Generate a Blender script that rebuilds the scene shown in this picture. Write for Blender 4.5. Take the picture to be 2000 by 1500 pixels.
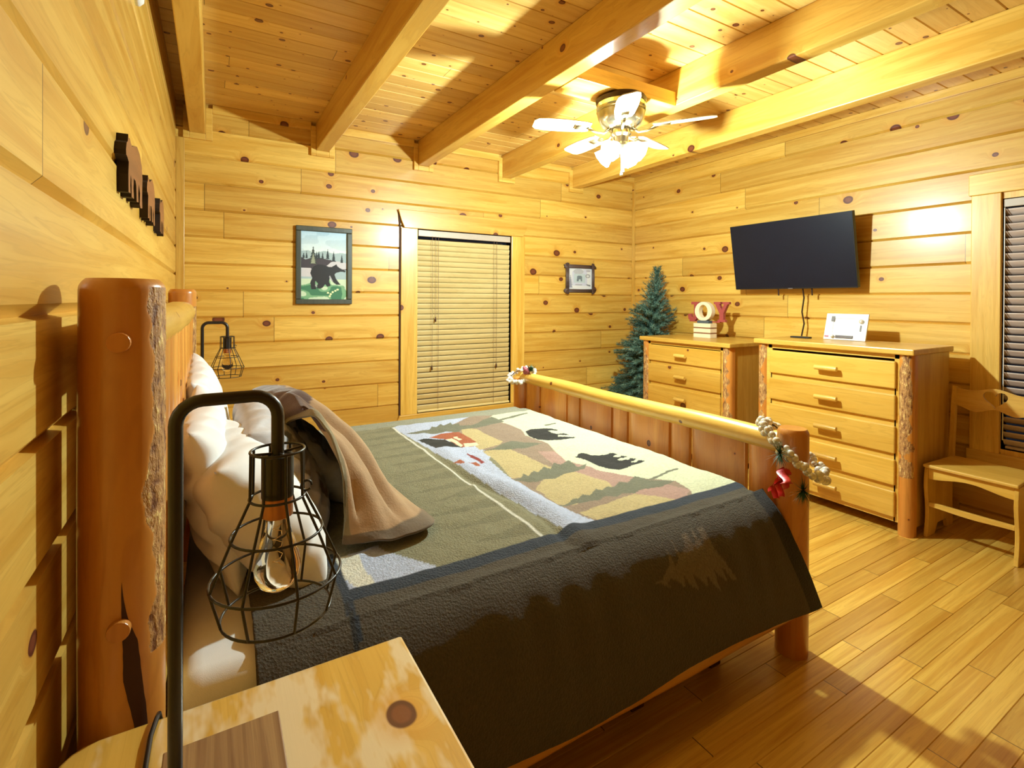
import bpy, bmesh, math, random
import numpy as np
from mathutils import Vector, Matrix, noise as mnoise
for o in list(bpy.data.objects): bpy.data.objects.remove(o, do_unlink=True)
S = bpy.context.scene
C = S.collection
random.seed(7)
PI = math.pi

# ------------------------------------------------------------------ camera
cam = bpy.data.objects.new('camera', bpy.data.cameras.new('camera')); C.objects.link(cam)
R_ = Vector((0.86001709, -0.51023996, 0.0050779)); U_ = Vector((-0.00149589, 0.00743035, 0.99997128)); F_ = Vector((0.51026303, 0.85999999, -0.00562697))
M = Matrix(((R_.x, U_.x, -F_.x, 0), (R_.y, U_.y, -F_.y, 0), (R_.z, U_.z, -F_.z, 1.45), (0, 0, 0, 1)))
cam.matrix_world = M
cam.data.sensor_width = 36; cam.data.lens = 17.764; cam.data.shift_y = -0.0794
cam.data.clip_start = 0.02
S.camera = cam
# ------------------------------------------------------------------ world, light, exposure
w = bpy.data.worlds.new('world'); S.world = w; w.use_nodes = True
w.node_tree.nodes['Background'].inputs[0].default_value = (0.02, 0.03, 0.05, 1)
w.node_tree.nodes['Background'].inputs[1].default_value = 0.3
S.view_settings.view_transform = 'Standard'; S.view_settings.look = 'None'
S.view_settings.gamma = 1; S.view_settings.use_curve_mapping = False
S.view_settings.exposure = 0.06
FAN = (2.165, 2.345)
LIGHT_W = 285
ld = bpy.data.lights.new('fan_bulb_light', 'POINT'); ld.energy = LIGHT_W; ld.color = (0.81, 1.0, 0.97); ld.shadow_soft_size = 0.035
lo = bpy.data.objects.new('fan_bulb_light', ld); C.objects.link(lo); lo.location = (FAN[0], FAN[1], 2.285)

# ------------------------------------------------------------------ object helpers
def tag(o, label=None, cat=None, group=None, kind=None):
    if label: o['label'] = label
    if cat: o['category'] = cat
    if group: o['group'] = group
    if kind: o['kind'] = kind
    return o
def thing(name, label, cat, loc=(0, 0, 0), rz=0, group=None):
    o = bpy.data.objects.new(name, None); C.objects.link(o); o.empty_display_size = .05
    o.location = loc; o.rotation_euler = (0, 0, rz)
    return tag(o, label, cat, group)
def basis(d):
    d = Vector(d).normalized(); a = Vector((0, 0, 1)) if abs(d.z) < .9 else Vector((1, 0, 0))
    x = d.cross(a).normalized(); return x, d.cross(x).normalized(), d
class MB:
    def __init__(s): s.v = []; s.f = []; s.m = []; s.col = None
    def add(s, vs, fs, mi=0):
        n = len(s.v); s.v += [tuple(p) for p in vs]; s.f += [tuple(n + i for i in f) for f in fs]; s.m += [mi] * len(fs); return s
    def box(s, x0, x1, y0, y1, z0, z1, mi=0):
        vs = [(x, y, z) for z in (z0, z1) for y in (y0, y1) for x in (x0, x1)]
        return s.add(vs, [(0, 2, 3, 1), (4, 5, 7, 6), (0, 1, 5, 4), (2, 6, 7, 3), (0, 4, 6, 2), (1, 3, 7, 5)], mi)
    def obox(s, c, ax, hx, hy, hz, mi=0):
        a, b, d = [Vector(q) for q in ax]; c = Vector(c)
        vs = [c + a * hx * i + b * hy * j + d * hz * k for k in (-1, 1) for j in (-1, 1) for i in (-1, 1)]
        return s.add(vs, [(0, 2, 3, 1), (4, 5, 7, 6), (0, 1, 5, 4), (2, 6, 7, 3), (0, 4, 6, 2), (1, 3, 7, 5)], mi)
    def tube(s, pts, r, n=10, mi=0, caps=True, closed=False, wob=0, sd=0):
        pts = [Vector(p) for p in pts]; N = len(pts); rs = r if isinstance(r, (list, tuple)) else [r] * N
        vs = []; X = None
        for i, p in enumerate(pts):
            if closed: d = pts[(i + 1) % N] - pts[i - 1]
            else: d = (pts[min(i + 1, N - 1)] - pts[max(i - 1, 0)])
            d.normalize()
            if X is None: X = basis(d)[0]
            X = (X - d * X.dot(d)).normalized(); Y = d.cross(X)
            for k in range(n):
                a = 2 * PI * k / n; q = rs[i]
                if wob: q *= 1 + wob * mnoise.noise(Vector((math.cos(a) * 1.3 + sd, math.sin(a) * 1.3, i * .25 + sd * 3)))
                vs.append(p + (X * math.cos(a) + Y * math.sin(a)) * q)
        fs = []
        for i in range(N if closed else N - 1):
            j = (i + 1) % N
            for k in range(n):
                l = (k + 1) % n; fs.append((i * n + k, i * n + l, j * n + l, j * n + k))
        if caps and not closed: fs += [tuple(range(n))[::-1], tuple((N - 1) * n + k for k in range(n))]
        return s.add(vs, fs, mi)
    def lathe(s, c, prof, n=32, mi=0, cap=True):
        c = Vector(c); vs = []; N = len(prof)
        for r, z in prof:
            for k in range(n):
                a = 2 * PI * k / n; vs.append((c.x + r * math.cos(a), c.y + r * math.sin(a), c.z + z))
        fs = [(i * n + k, i * n + (k + 1) % n, (i + 1) * n + (k + 1) % n, (i + 1) * n + k) for i in range(N - 1) for k in range(n)]
        if cap: fs += [tuple(range(n))[::-1], tuple((N - 1) * n + k for k in range(n))]
        return s.add(vs, fs, mi)
    def prism(s, poly, fn, h0, h1, mi=0):
        n = len(poly)
        vs = [fn(a, b, h0) for a, b in poly] + [fn(a, b, h1) for a, b in poly]
        return s.add(vs, [tuple(range(n))[::-1], tuple(range(n, 2 * n))] + [(i, (i + 1) % n, n + (i + 1) % n, n + i) for i in range(n)], mi)
    def sphere(s, c, r, n=12, m=8, mi=0, sc=(1, 1, 1)):
        c = Vector(c); vs = [(c.x, c.y, c.z + r * sc[2])]; fs = []
        for i in range(1, m):
            t = PI * i / m
            for k in range(n):
                a = 2 * PI * k / n; vs.append((c.x + r * sc[0] * math.sin(t) * math.cos(a), c.y + r * sc[1] * math.sin(t) * math.sin(a), c.z + r * sc[2] * math.cos(t)))
        vs.append((c.x, c.y, c.z - r * sc[2])); L = len(vs) - 1
        for k in range(n):
            fs.append((0, 1 + k, 1 + (k + 1) % n)); fs.append((L, L - n + (k + 1) % n, L - n + k))
            for i in range(m - 2): fs.append((1 + i * n + k, 1 + (i + 1) * n + k, 1 + (i + 1) * n + (k + 1) % n, 1 + i * n + (k + 1) % n))
        return s.add(vs, fs, mi)
    def grid(s, P, closed_u=False, mi=0):
        n = len(P); m = len(P[0]); s.add([p for row in P for p in row], [(i * m + j, i * m + (j + 1) % m, (i + 1) * m + (j + 1) % m, (i + 1) * m + j) for i in range(n - 1) for j in range(m if closed_u else m - 1)], mi); return s
    def build(s, name, mats, parent=None, smooth=False, bevel=0, kind=None, seg=2, subsurf=0, fixn=True):
        if not isinstance(mats, (list, tuple)): mats = [mats]
        me = bpy.data.meshes.new(name)
        o0 = Vector((0, 0, 0))
        if parent is not None: o0 = WL(parent)
        me.from_pydata([(x - o0.x, y - o0.y, z - o0.z) for x, y, z in s.v], [], s.f)
        for m in mats: me.materials.append(m)
        me.polygons.foreach_set('material_index', s.m)
        if smooth: me.polygons.foreach_set('use_smooth', [True] * len(s.f))
        if fixn:
            bm = bmesh.new(); bm.from_mesh(me); bmesh.ops.recalc_face_normals(bm, faces=bm.faces); bm.to_mesh(me); bm.free()
        me.update()
        o = bpy.data.objects.new(name, me); C.objects.link(o)
        if parent is not None: o.parent = parent
        if bevel:
            b = o.modifiers.new('bevel', 'BEVEL'); b.width = bevel; b.segments = seg; b.limit_method = 'ANGLE'; b.angle_limit = math.radians(40); b.harden_normals = False
        if subsurf:
            b = o.modifiers.new('sub', 'SUBSURF'); b.levels = subsurf; b.render_levels = subsurf
        if smooth == 'auto' or (bevel and not smooth):
            pass
        if kind: o['kind'] = kind
        return o
def WL(o):
    l = Vector(o.location)
    while o.parent is not None: o = o.parent; l += Vector(o.location)
    return l
def smoothby(o, deg=35):
    me = o.data
    me.polygons.foreach_set('use_smooth', [True] * len(me.polygons))
    bm = bmesh.new(); bm.from_mesh(me)
    for e in bm.edges:
        if len(e.link_faces) == 2 and e.calc_face_angle(0) > math.radians(deg): e.smooth = False
    bm.to_mesh(me); bm.free(); return o
def tree_copy(o, parent=None):
    c = o.copy(); C.objects.link(c); c.parent = parent
    for ch in o.children: tree_copy(ch, c)
    return c

# ------------------------------------------------------------------ materials
class NT:
    def __init__(s, name):
        s.mat = bpy.data.materials.new(name); s.mat.use_nodes = True; s.t = s.mat.node_tree; s.t.nodes.clear()
        s.out = s.t.nodes.new('ShaderNodeOutputMaterial'); s.b = s.t.nodes.new('ShaderNodeBsdfPrincipled'); s.t.links.new(s.b.outputs[0], s.out.inputs[0])
    def n(s, ty, **k):
        nd = s.t.nodes.new(ty)
        for a, b in k.items(): setattr(nd, a, b)
        return nd
    def put(s, sock, v):
        if hasattr(v, 'is_output') or isinstance(v, bpy.types.NodeSocket): s.t.links.new(v, sock)
        elif v is not None:
            if isinstance(v, (tuple, list)) and len(v) == 3 and sock.type == 'RGBA': v = (*v, 1)
            sock.default_value = v
    def math(s, op, a, b=0.0, c=None):
        nd = s.n('ShaderNodeMath', operation=op); s.put(nd.inputs[0], a); s.put(nd.inputs[1], b)
        if c is not None: s.put(nd.inputs[2], c)
        return nd.outputs[0]
    def mix(s, f, a, b, mode='MIX'):
        nd = s.n('ShaderNodeMix', data_type='RGBA', blend_type=mode); s.put(nd.inputs[0], f); s.put(nd.inputs[6], a); s.put(nd.inputs[7], b); return nd.outputs[2]
    def comb(s, x, y, z):
        nd = s.n('ShaderNodeCombineXYZ'); s.put(nd.inputs[0], x); s.put(nd.inputs[1], y); s.put(nd.inputs[2], z); return nd.outputs[0]
    def mr(s, v, a, b, c=0., d=1., st='LINEAR'):
        nd = s.n('ShaderNodeMapRange', interpolation_type=st, clamp=True); s.put(nd.inputs[0], v)
        for i, q in enumerate((a, b, c, d)): nd.inputs[i + 1].default_value = q
        return nd.outputs[0]
    def noise(s, vec, scale=5, detail=2, rough=.5, dist=0.):
        nd = s.n('ShaderNodeTexNoise'); s.put(nd.inputs['Vector'], vec); nd.inputs['Scale'].default_value = scale; nd.inputs['Detail'].default_value = detail
        nd.inputs['Roughness'].default_value = rough; nd.inputs['Distortion'].default_value = dist; return nd.outputs[0]
    def obj(s):
        tc = s.n('ShaderNodeTexCoord'); sp = s.n('ShaderNodeSeparateXYZ'); s.t.links.new(tc.outputs['Object'], sp.inputs[0])
        return tc.outputs['Object'], sp.outputs
    def bump(s, h, strength=.2, dist=.01):
        nd = s.n('ShaderNodeBump'); s.put(nd.inputs['Height'], h); nd.inputs['Strength'].default_value = strength; nd.inputs['Distance'].default_value = dist
        s.t.links.new(nd.outputs[0], s.b.inputs['Normal']); return nd
def plain(name, col, rough=.5, metal=0, coat=0, emit=None, es=0, bump=0, bs=200, sheen=0):
    t = NT(name); t.put(t.b.inputs['Base Color'], col); t.b.inputs['Roughness'].default_value = rough; t.b.inputs['Metallic'].default_value = metal
    t.b.inputs['Coat Weight'].default_value = coat
    if sheen: t.b.inputs['Sheen Weight'].default_value = sheen
    if emit: t.put(t.b.inputs['Emission Color'], emit); t.b.inputs['Emission Strength'].default_value = es
    v, _ = t.obj(); h = t.noise(v, bs, 2)
    if not emit: t.put(t.b.inputs['Base Color'], t.mix(t.mr(t.noise(v, 9, 3), .3, .7), tuple(c * .93 for c in col), tuple(min(1, c * 1.05) for c in col)))
    if bump: t.bump(h, bump, .002)
    return t.mat
PB = (.80, .51, .105); PL = (.64, .335, .040)
def wood(name, u='x', v='z', base=PB, late=PL, pitch=None, off=0., kamt=.5, ks=3., kr=.085, L=2.4, rough=.42, coat=.35, grain=20, kd=(.10, .02, .008), km=(.18, .045, .015), tone=(.80, 1.08), seamw=.0035, objr=True, white=None):
    t = NT(name); _, xyz = t.obj(); ax = dict(x=0, y=1, z=2); U, V = xyz[ax[u]], xyz[ax[v]]; Wn = xyz[({0, 1, 2} - {ax[u], ax[v]}).pop()]
    oi = t.n('ShaderNodeObjectInfo').outputs['Random']
    if pitch: b = t.math('FLOOR', t.math('DIVIDE', t.math('SUBTRACT', V, off), pitch))
    else: b = t.math('MULTIPLY', oi, 57.0)
    w1 = t.n('ShaderNodeTexWhiteNoise', noise_dimensions='1D'); t.put(w1.inputs['W'], b)
    un = t.math('ADD', t.math('DIVIDE', U, L), t.math('MULTIPLY', w1.outputs[0], 5.))
    sg = t.math('FLOOR', un) if pitch else 0.0
    w2 = t.n('ShaderNodeTexWhiteNoise', noise_dimensions='2D'); t.put(w2.inputs['Vector'], t.comb(b, sg, 0.)); sp = t.n('ShaderNodeSeparateColor'); t.t.links.new(w2.outputs['Color'], sp.inputs[0])
    r1, r2_, r3 = sp.outputs
    pu = t.math('ADD', U, t.math('MULTIPLY', r1, 31.)); pv = t.math('ADD', V, t.math('MULTIPLY', r2_, 17.)) if not pitch else t.math('ADD', V, t.math('MULTIPLY', r2_, .11))
    vo = t.n('ShaderNodeTexVoronoi', voronoi_dimensions='2D', feature='F1'); vo.inputs['Scale'].default_value = ks
    wob = t.noise(t.comb(pu, pv, Wn), 12, 2)
    t.put(vo.inputs['Vector'], t.comb(t.math('MULTIPLY', pu, .8), pv, 0.)); sc = t.n('ShaderNodeSeparateColor'); t.t.links.new(vo.outputs['Color'], sc.inputs[0])
    rad = t.math('MULTIPLY', t.math('ADD', .22, t.math('MULTIPLY', t.math('POWER', sc.outputs[0], 2.2), .9)), kr)
    q = t.math('DIVIDE', t.math('ADD', vo.outputs['Distance'], t.math('MULTIPLY', t.math('SUBTRACT', wob, .5), kr * .35)), rad)
    q = t.math('ADD', q, t.math('MULTIPLY', t.math('GREATER_THAN', sc.outputs[1], kamt), 20.))
    bend = t.mr(q, 0., 3.2, 1., 0., 'SMOOTHSTEP')
    gv = t.comb(t.math('MULTIPLY', pu, 1.1), t.math('ADD', t.math('MULTIPLY', pv, grain), t.math('MULTIPLY', bend, 1.6)), t.math('ADD', t.math('MULTIPLY', Wn, grain * .6), t.math('MULTIPLY', r3, 9.)))
    g = t.noise(gv, 1., 4, .55, .6)
    fine = t.noise(t.comb(t.math('MULTIPLY', pu, 5.), t.math('MULTIPLY', pv, 130.), t.math('MULTIPLY', Wn, 90.)), 1., 2)
    col = t.mix(t.mr(g, .38, .66), base, late)
    col = t.mix(t.mr(fine, .45, .75, 0, .22), col, late)
    rng = t.math('SINE', t.math('MULTIPLY', g, 60.)); col = t.mix(t.mr(rng, .55, 1., 0, .28), col, tuple(c * .8 for c in late))
    if white: col = t.mix(t.mr(t.noise(t.comb(t.math('MULTIPLY', pu, 2.5), t.math('MULTIPLY', pv, 7.), Wn), 1.2, 4, .7), .47, .56), col, white)
    tn = t.math('ADD', tone[0], t.math('MULTIPLY', r3, tone[1] - tone[0])); tc = t.n('ShaderNodeCombineColor'); 
    for i, k in enumerate((1., 1., 1.)): t.put(tc.inputs[i], t.math('POWER', tn, (1., 1.25, 1.5)[i]))
    col = t.mix(1., col, tc.outputs[0], 'MULTIPLY')
    col = t.mix(t.mr(q, 2.6, 1., 0, .5), col, tuple(c * k for c, k in zip(late, (.95, .75, .6))))
    col = t.mix(t.mr(q, 1.08, .92, 0, 1.), col, kd); col = t.mix(t.mr(q, .72, .5, 0, 1.), col, km)
    if pitch:
        fr = t.math('FRACT', un); col = t.mix(t.math('LESS_THAN', fr, seamw / L), col, tuple(c * .25 for c in late))
    t.put(t.b.inputs['Base Color'], col)
    t.b.inputs['Roughness'].default_value = rough; t.b.inputs['Coat Weight'].default_value = coat; t.b.inputs['Coat Roughness'].default_value = .22
    t.bump(t.math('ADD', g, t.math('MULTIPLY', fine, .4)), .12, .004)
    return t.mat
def vcol(name, rough=.9, bs=300, bump=.4, sheen=0., sc2=60, var=.12, voro=0):
    t = NT(name); a = t.n('ShaderNodeVertexColor', layer_name='Col'); v, _ = t.obj()
    n1 = t.noise(v, sc2, 3); col = t.mix(t.mr(n1, .3, .7, 0, var), a.outputs[0], (.02, .02, .02)); t.put(t.b.inputs['Base Color'], col)
    t.b.inputs['Roughness'].default_value = rough; t.b.inputs['Sheen Weight'].default_value = sheen
    h = t.noise(v, bs, 3, .6)
    if voro:
        vo = t.n('ShaderNodeTexVoronoi'); vo.inputs['Scale'].default_value = voro; t.put(vo.inputs['Vector'], v); h = t.math('ADD', h, vo.outputs['Distance'])
    t.bump(h, bump, .006); return t.mat

M = {}
M['wall_x'] = wood('pine_logs_x', 'x', 'z', pitch=.206, off=1.30, kamt=.8, ks=3.1, kr=.095)
M['wall_yl'] = wood('pine_logs_left', 'y', 'z', pitch=.206, off=1.42, kamt=.4, ks=2.2, kr=.12, L=4.2)
M['wall_yr'] = wood('pine_logs_right', 'y', 'z', pitch=.206, off=1.30, kamt=.8, ks=3.1, kr=.085)
M['ceil'] = wood('pine_ceiling', 'x', 'y', pitch=.138, off=.10, kamt=.8, ks=6.5, kr=.10, L=3.1, coat=.2, base=(.79,.515,.15), late=(.68, .39, .085))
M['floor'] = wood('oak_floor', 'x', 'y', base=(.77, .485, .09), late=(.58, .295, .036), pitch=.083, off=.05, kamt=0., L=.95, rough=.3, coat=.7, grain=34, tone=(.72, 1.1), seamw=.004)
M['beam'] = wood('pine_beam', 'y', 'z', kamt=.6, ks=2.4, kr=.07, grain=13)
M['trim_z'] = wood('pine_trim_upright', 'z', 'x', kamt=.3, ks=3, kr=.06)
M['trim_zy'] = wood('pine_trim_upright_side', 'z', 'y', kamt=.3, ks=3, kr=.06)
M['trim_x'] = wood('pine_trim_level', 'x', 'z', kamt=.5, ks=3, kr=.1)
M['trim_y'] = wood('pine_trim_depth', 'y', 'z', kamt=.3, ks=3, kr=.06)
FB = (.75, .465, .085); FL = (.62, .34, .040)
M['fur_y'] = wood('honey_pine_y', 'y', 'z', base=FB, late=FL, kamt=.35, ks=3.2, kr=.08, grain=14)
M['fur_z'] = wood('honey_pine_z', 'z', 'y', base=FB, late=FL, kamt=.3, ks=3.2, kr=.06, grain=14)
M['fur_zx'] = wood('honey_pine_zx', 'z', 'x', base=FB, late=FL, kamt=.3, ks=3.2, kr=.06, grain=14)
M['fur_top'] = wood('honey_pine_top', 'y', 'x', base=FB, late=FL, kamt=.3, ks=3, kr=.08, grain=14)
M['ntop'] = wood('nightstand_top_pine', 'y', 'x', base=(.80, .50, .10), late=(.68, .38, .055), kamt=.5, ks=3.4, kr=.1, grain=16, coat=.8, rough=.3, white=(.86, .70, .42))  # pale blotches paint gloss patches into the pine colour
M['log_z'] = wood('peeled_log_upright', 'z', 'y', base=(.72, .32, .06), late=(.58, .20, .03), kamt=.6, ks=4.5, kr=.07, grain=9, coat=.5, rough=.35)  # redder than the cross logs: the posts' reddish shade is in the colour
M['log_y'] = wood('peeled_log_cross', 'y', 'z', base=(.76, .50, .11), late=(.64, .36, .055), kamt=.6, ks=4.5, kr=.07, grain=9, coat=.5, rough=.35)
M['log_x'] = wood('peeled_log_side', 'x', 'z', base=(.72, .38, .07), late=(.60, .27, .04), kamt=.6, ks=4.5, kr=.07, grain=9, coat=.5, rough=.35)
def bark_mat():
    t = NT('inner_bark'); v, xyz = t.obj(); n1 = t.noise(t.comb(t.math('MULTIPLY', xyz[0], 60.), t.math('MULTIPLY', xyz[1], 60.), t.math('MULTIPLY', xyz[2], 26.)), 1., 4, .65)
    col = t.mix(t.mr(n1, .36, .5), (.19, .07, .022), (.48, .25, .08)); col = t.mix(t.mr(n1, .56, .64), col, (.78, .55, .20)); t.put(t.b.inputs['Base Color'], col)
    t.b.inputs['Roughness'].default_value = .6; t.bump(n1, .9, .012); return t.mat
M['bark'] = bark_mat()
M['check'] = plain('dark_wood_split', (.05, .012, .005), .7)
M['carve'] = wood('carved_walnut', 'y', 'z', base=(.30, .10, .03), late=(.20, .06, .018), kamt=.0, grain=18, coat=.2)
M['carve_edge'] = plain('near_black_edge', (.02, .008, .004), .8)  # near-black sides and backs of the carved bears
M['black'] = plain('black_powdercoat', (.012, .010, .010), .35, coat=.2)
M['bronze'] = plain('dark_bronze', (.05, .025, .015), .4, .6)
M['copper'] = plain('copper_socket', (.55, .24, .10), .35, .8)
M['screen'] = plain('tv_glass', (.006, .008, .018), .34)
M['screen'].node_tree.nodes['Principled BSDF'].inputs['Specular IOR Level'].default_value = .3
M['plastic'] = plain('black_plastic', (.012, .012, .013), .45)
M['greyp'] = plain('grey_plastic', (.16, .15, .15), .5)
M['sheet'] = plain('cotton_sheet', (.82, .81, .79), .9, bump=.15, bs=500, sheen=.2)
M['pillow'] = plain('white_pillowcase', (.86, .86, .87), .9, bump=.12, bs=500, sheen=.2)
M['white'] = plain('white_paint', (.82, .82, .80), .5)
M['cream'] = plain('cream_paint', (.85, .72, .5), .5)
M['redglit'] = plain('red_glitter', (.36, .06, .055), .45, bump=.6, bs=600)
M['brown'] = plain('brown_paint', (.28, .12, .06), .5)
M['slate'] = plain('slate_ribbon', (.08, .10, .12), .6)
M['pearl'] = plain('pearl_bell', (.78, .74, .64), .22, .25, coat=.6)
M['red'] = plain('red_satin', (.50, .012, .015), .35, coat=.3)
M['pink'] = plain('frosted_berry', (.42, .10, .13), .45)
M['wine'] = plain('wine_petal', (.22, .02, .03), .6)
M['sprig'] = plain('pine_sprig', (.03, .09, .035), .6)
M['leaf'] = plain('tree_needles', (.055, .13, .10), .65)
M['leaf2'] = plain('tree_needles_light', (.16, .26, .19), .6)
M['trunk'] = plain('tree_trunk', (.09, .045, .02), .8)
M['blind'] = wood('blind_slats', 'x', 'z', base=(.80, .65, .30), late=(.72, .55, .22), kamt=0., grain=8, coat=.1, rough=.5)
M['blind2'] = wood('blind_slats_dark', 'y', 'z', base=(.62, .50, .44), late=(.50, .37, .30), kamt=0., grain=8, coat=.3, rough=.35)
M['rail'] = plain('blind_headrail', (.50, .42, .34), .4)
M['cord'] = plain('cord', (.20, .11, .06), .7)
M['tassel'] = plain('tassel', (.07, .025, .012), .6)
M['jamb'] = plain('jamb_and_shadow_dark', (.05, .02, .01), .8)  # jamb colour, also used to paint the shadow line beside the casing
M['gframe'] = wood('green_frame', 'z', 'x', base=(.085, .095, .07), late=(.05, .06, .045), kamt=0., grain=30, coat=.2)
M['twig'] = wood('twig_frame', 'x', 'z', base=(.11, .07, .06), late=(.06, .035, .03), kamt=0., grain=40, coat=0.)
M['walnut'] = wood('lamp_base_walnut', 'y', 'x', base=(.42, .25, .10), late=(.26, .13, .05), kamt=0., grain=60, coat=.2, rough=.5)
M['vc'] = vcol('painted_canvas', .6, 80, .08, var=.05)
M['quiltm'] = vcol('woven_quilt', .95, 420, .7, .08, 90, .25, voro=150)
M['fleece'] = vcol('fleece_throw', .85, 150, .25, .35, 20, .15)
M['sham'] = vcol('printed_cotton', .85, 300, .1, .1)
t = NT('clear_glass'); t.b.inputs['Base Color'].default_value = (1, .93, .78, 1); t.b.inputs['Roughness'].default_value = .02; t.b.inputs['Transmission Weight'].default_value = 1; t.b.inputs['IOR'].default_value = 1.25
M['glass'] = t.mat
t = NT('window_glass'); t.b.inputs['Base Color'].default_value = (.9, .95, 1, 1); t.b.inputs['Roughness'].default_value = .03; t.b.inputs['Transmission Weight'].default_value = 1; M['pane'] = t.mat
t = NT('lit_frosted_shade'); tr = t.n('ShaderNodeBsdfTransparent'); tr.inputs[0].default_value = (.97, .97, .97, 1); t.b.inputs['Base Color'].default_value = (.9, .9, .88, 1)
t.b.inputs['Emission Color'].default_value = (1, .96, .88, 1); t.b.inputs['Emission Strength'].default_value = 22.
mx = t.n('ShaderNodeMixShader'); mx.inputs[0].default_value = .22; t.t.links.new(tr.outputs[0], mx.inputs[1]); t.t.links.new(t.b.outputs[0], mx.inputs[2]); t.t.links.new(mx.outputs[0], t.out.inputs[0])
M['shade'] = t.mat
M['bulb'] = plain('lit_bulb', (1, 1, 1), .5, emit=(1, .95, .85), es=30.)
M['nickel'] = plain('brushed_brass', (.62, .58, .42), .22, .9)
M['blade'] = wood('fan_blade_wood', 'x', 'y', base=(.72, .58, .38), late=(.62, .46, .27), kamt=0., grain=14, coat=.3)
M['filament'] = plain('filament', (.8, .6, .3), .3, .5)

# ================================================================== THE ROOM
XL, XR, YB, YF, ZC = -.235, 4.40, 4.53, -4.2, 2.93
def profile(z0, z1, pitch, off, gd, gl, gu):
    pts = []; k0 = math.floor((z0 - off) / pitch) - 1
    def dep(z):
        f = ((z - off) / pitch) % 1.0 * pitch
        if f < gl: return gd * (1 - f / gl)
        if f > pitch - gu: return gd * (1 - (pitch - f) / gu)
        return 0.
    zs = {round(z0, 5), round(z1, 5)}
    for k in range(k0, k0 + int((z1 - z0) / pitch) + 4):
        for d in (0, gl, pitch - gu):
            z = off + k * pitch + d
            if z0 < z < z1: zs.add(round(z, 5))
    return [(z, dep(z)) for z in sorted(zs)]
def plank(mb, u0, u1, v0, v1, pitch, off, gd, gl, gu, fn, thick=.1):
    pr = profile(v0, v1, pitch, off, gd, gl, gu); pr = [(a, b) for a, b in pr]; n = len(pr)
    vs = [fn(u, a, b) for u in (u0, u1) for a, b in pr] + [fn(u, a, thick) for u in (u0, u1) for a, b in pr]
    fs = []
    for i in range(n - 1):
        fs += [(i, i + 1, n + i + 1, n + i), (2 * n + i, 3 * n + i, 3 * n + i + 1, 2 * n + i + 1), (i, 2 * n + i, 2 * n + i + 1, i + 1), (n + i, n + i + 1, 3 * n + i + 1, 3 * n + i)]
    fs += [(0, n, 3 * n, 2 * n), (n - 1, 3 * n - 1, 4 * n - 1, 2 * n - 1)]
    mb.add(vs, fs)
def holed(mb, U, V, hole, *a):
    (u0, u1), (v0, v1) = U, V
    if not hole: plank(mb, u0, u1, v0, v1, *a); return
    a0, a1, b0, b1 = hole
    plank(mb, u0, a0, v0, v1, *a); plank(mb, a1, u1, v0, v1, *a); plank(mb, a0, a1, v0, b0, *a); plank(mb, a0, a1, b1, v1, *a)
G = (.016, .014, .006)
mb = MB(); holed(mb, (XL - .1, XR + .1), (-.1, 3.03), (1.65, 2.67, .38, 2.11), .206, 1.30, *G, lambda u, v, d: (u, YB + d, v)); mb.build('wall_back', M['wall_x'], kind='structure')
mb = MB(); plank(mb, YF, YB, -.1, 3.03, .206, 1.42, .018, .02, .006, lambda u, v, d: (XL - d, u, v)); mb.build('wall_left', M['wall_yl'], kind='structure')
mb = MB(); holed(mb, (YF, YB), (-.1, 3.03), (.20, 1.195, .50, 2.12), .206, 1.30, *G, lambda u, v, d: (XR + d, u, v)); mb.build('wall_right', M['wall_yr'], kind='structure')
mb = MB(); plank(mb, XL - .1, XR + .1, -.1, 3.03, .206, 1.30, *G, lambda u, v, d: (u, YF - d, v)); mb.build('wall_front', M['wall_x'], kind='structure')
mb = MB(); plank(mb, XL, XR, YF, YB, .083, .05, .003, .0018, .0018, lambda u, v, d: (u, v, -d)); mb.build('floor', M['floor'], kind='structure')
mb = MB(); plank(mb, XL, XR, YF, YB, .138, .10, .008, .006, .004, lambda u, v, d: (u, v, ZC + d), .1); mb.build('ceiling', M['ceil'], kind='structure')
# joists
labels = ['ceiling beam nearest the left wall, in shadow', 'second ceiling beam from the left, reaching the wall above the bear painting', 'third ceiling beam from the left, just left of the fan', 'fourth ceiling beam from the left, just right of the fan', 'rightmost ceiling beam, running above the television']
for i in range(5):
    x = -.15 + .9 * i
    b = MB().box(x, x + .105, YF, YB, 2.70, ZC).build('ceiling_beam', M['beam'], bevel=.006); b['kind'] = 'structure'; b.name = 'trim_%d' % (i + 1)
# framing trim round the joist ends on the back wall
mb = MB(); xs = [-.15 + .9 * i for i in range(5)]
for i, x in enumerate(xs):
    mb.box(x - .04, x, YB - .03, YB, 2.655, 2.90); mb.box(x + .105, x + .15, YB - .03, YB, 2.655, 2.90); mb.box(x, x + .105, YB - .03, YB, 2.655, 2.70)
    nx = xs[i + 1] - .04 if i < 4 else XR
    mb.box(x + .15, nx, YB - .03, YB, 2.865, ZC)
mb.build('trim_6', M['trim_x'], bevel=.003, kind='structure')
MB().box(XR - .025, XR, YF, YB - .03, 2.87, ZC).build('trim_7', M['trim_y'], kind='structure', bevel=.003)
MB().box(XL, XL + .055, YB - .02, YB, 0, 2.655).build('trim_8', M['trim_z'], kind='structure', bevel=.003)
MB().box(XR - .03, XR, YB - .03, YB, 0, 2.87).build('trim_9', M['trim_z'], kind='structure', bevel=.003)
MB().box(XL + .055, XR - .03, YB - .018, YB, 0, .10).build('baseboard_back', M['trim_x'], kind='structure', bevel=.003)
MB().box(XR - .018, XR, 1.4, YB - .03, 0, .10).build('baseboard_right', M['trim_y'], kind='structure', bevel=.003)
MB().box(XL, XL + .018, YF, YB - .02, 0, .10).build('baseboard_left', M['trim_y'], kind='structure', bevel=.003)
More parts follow.
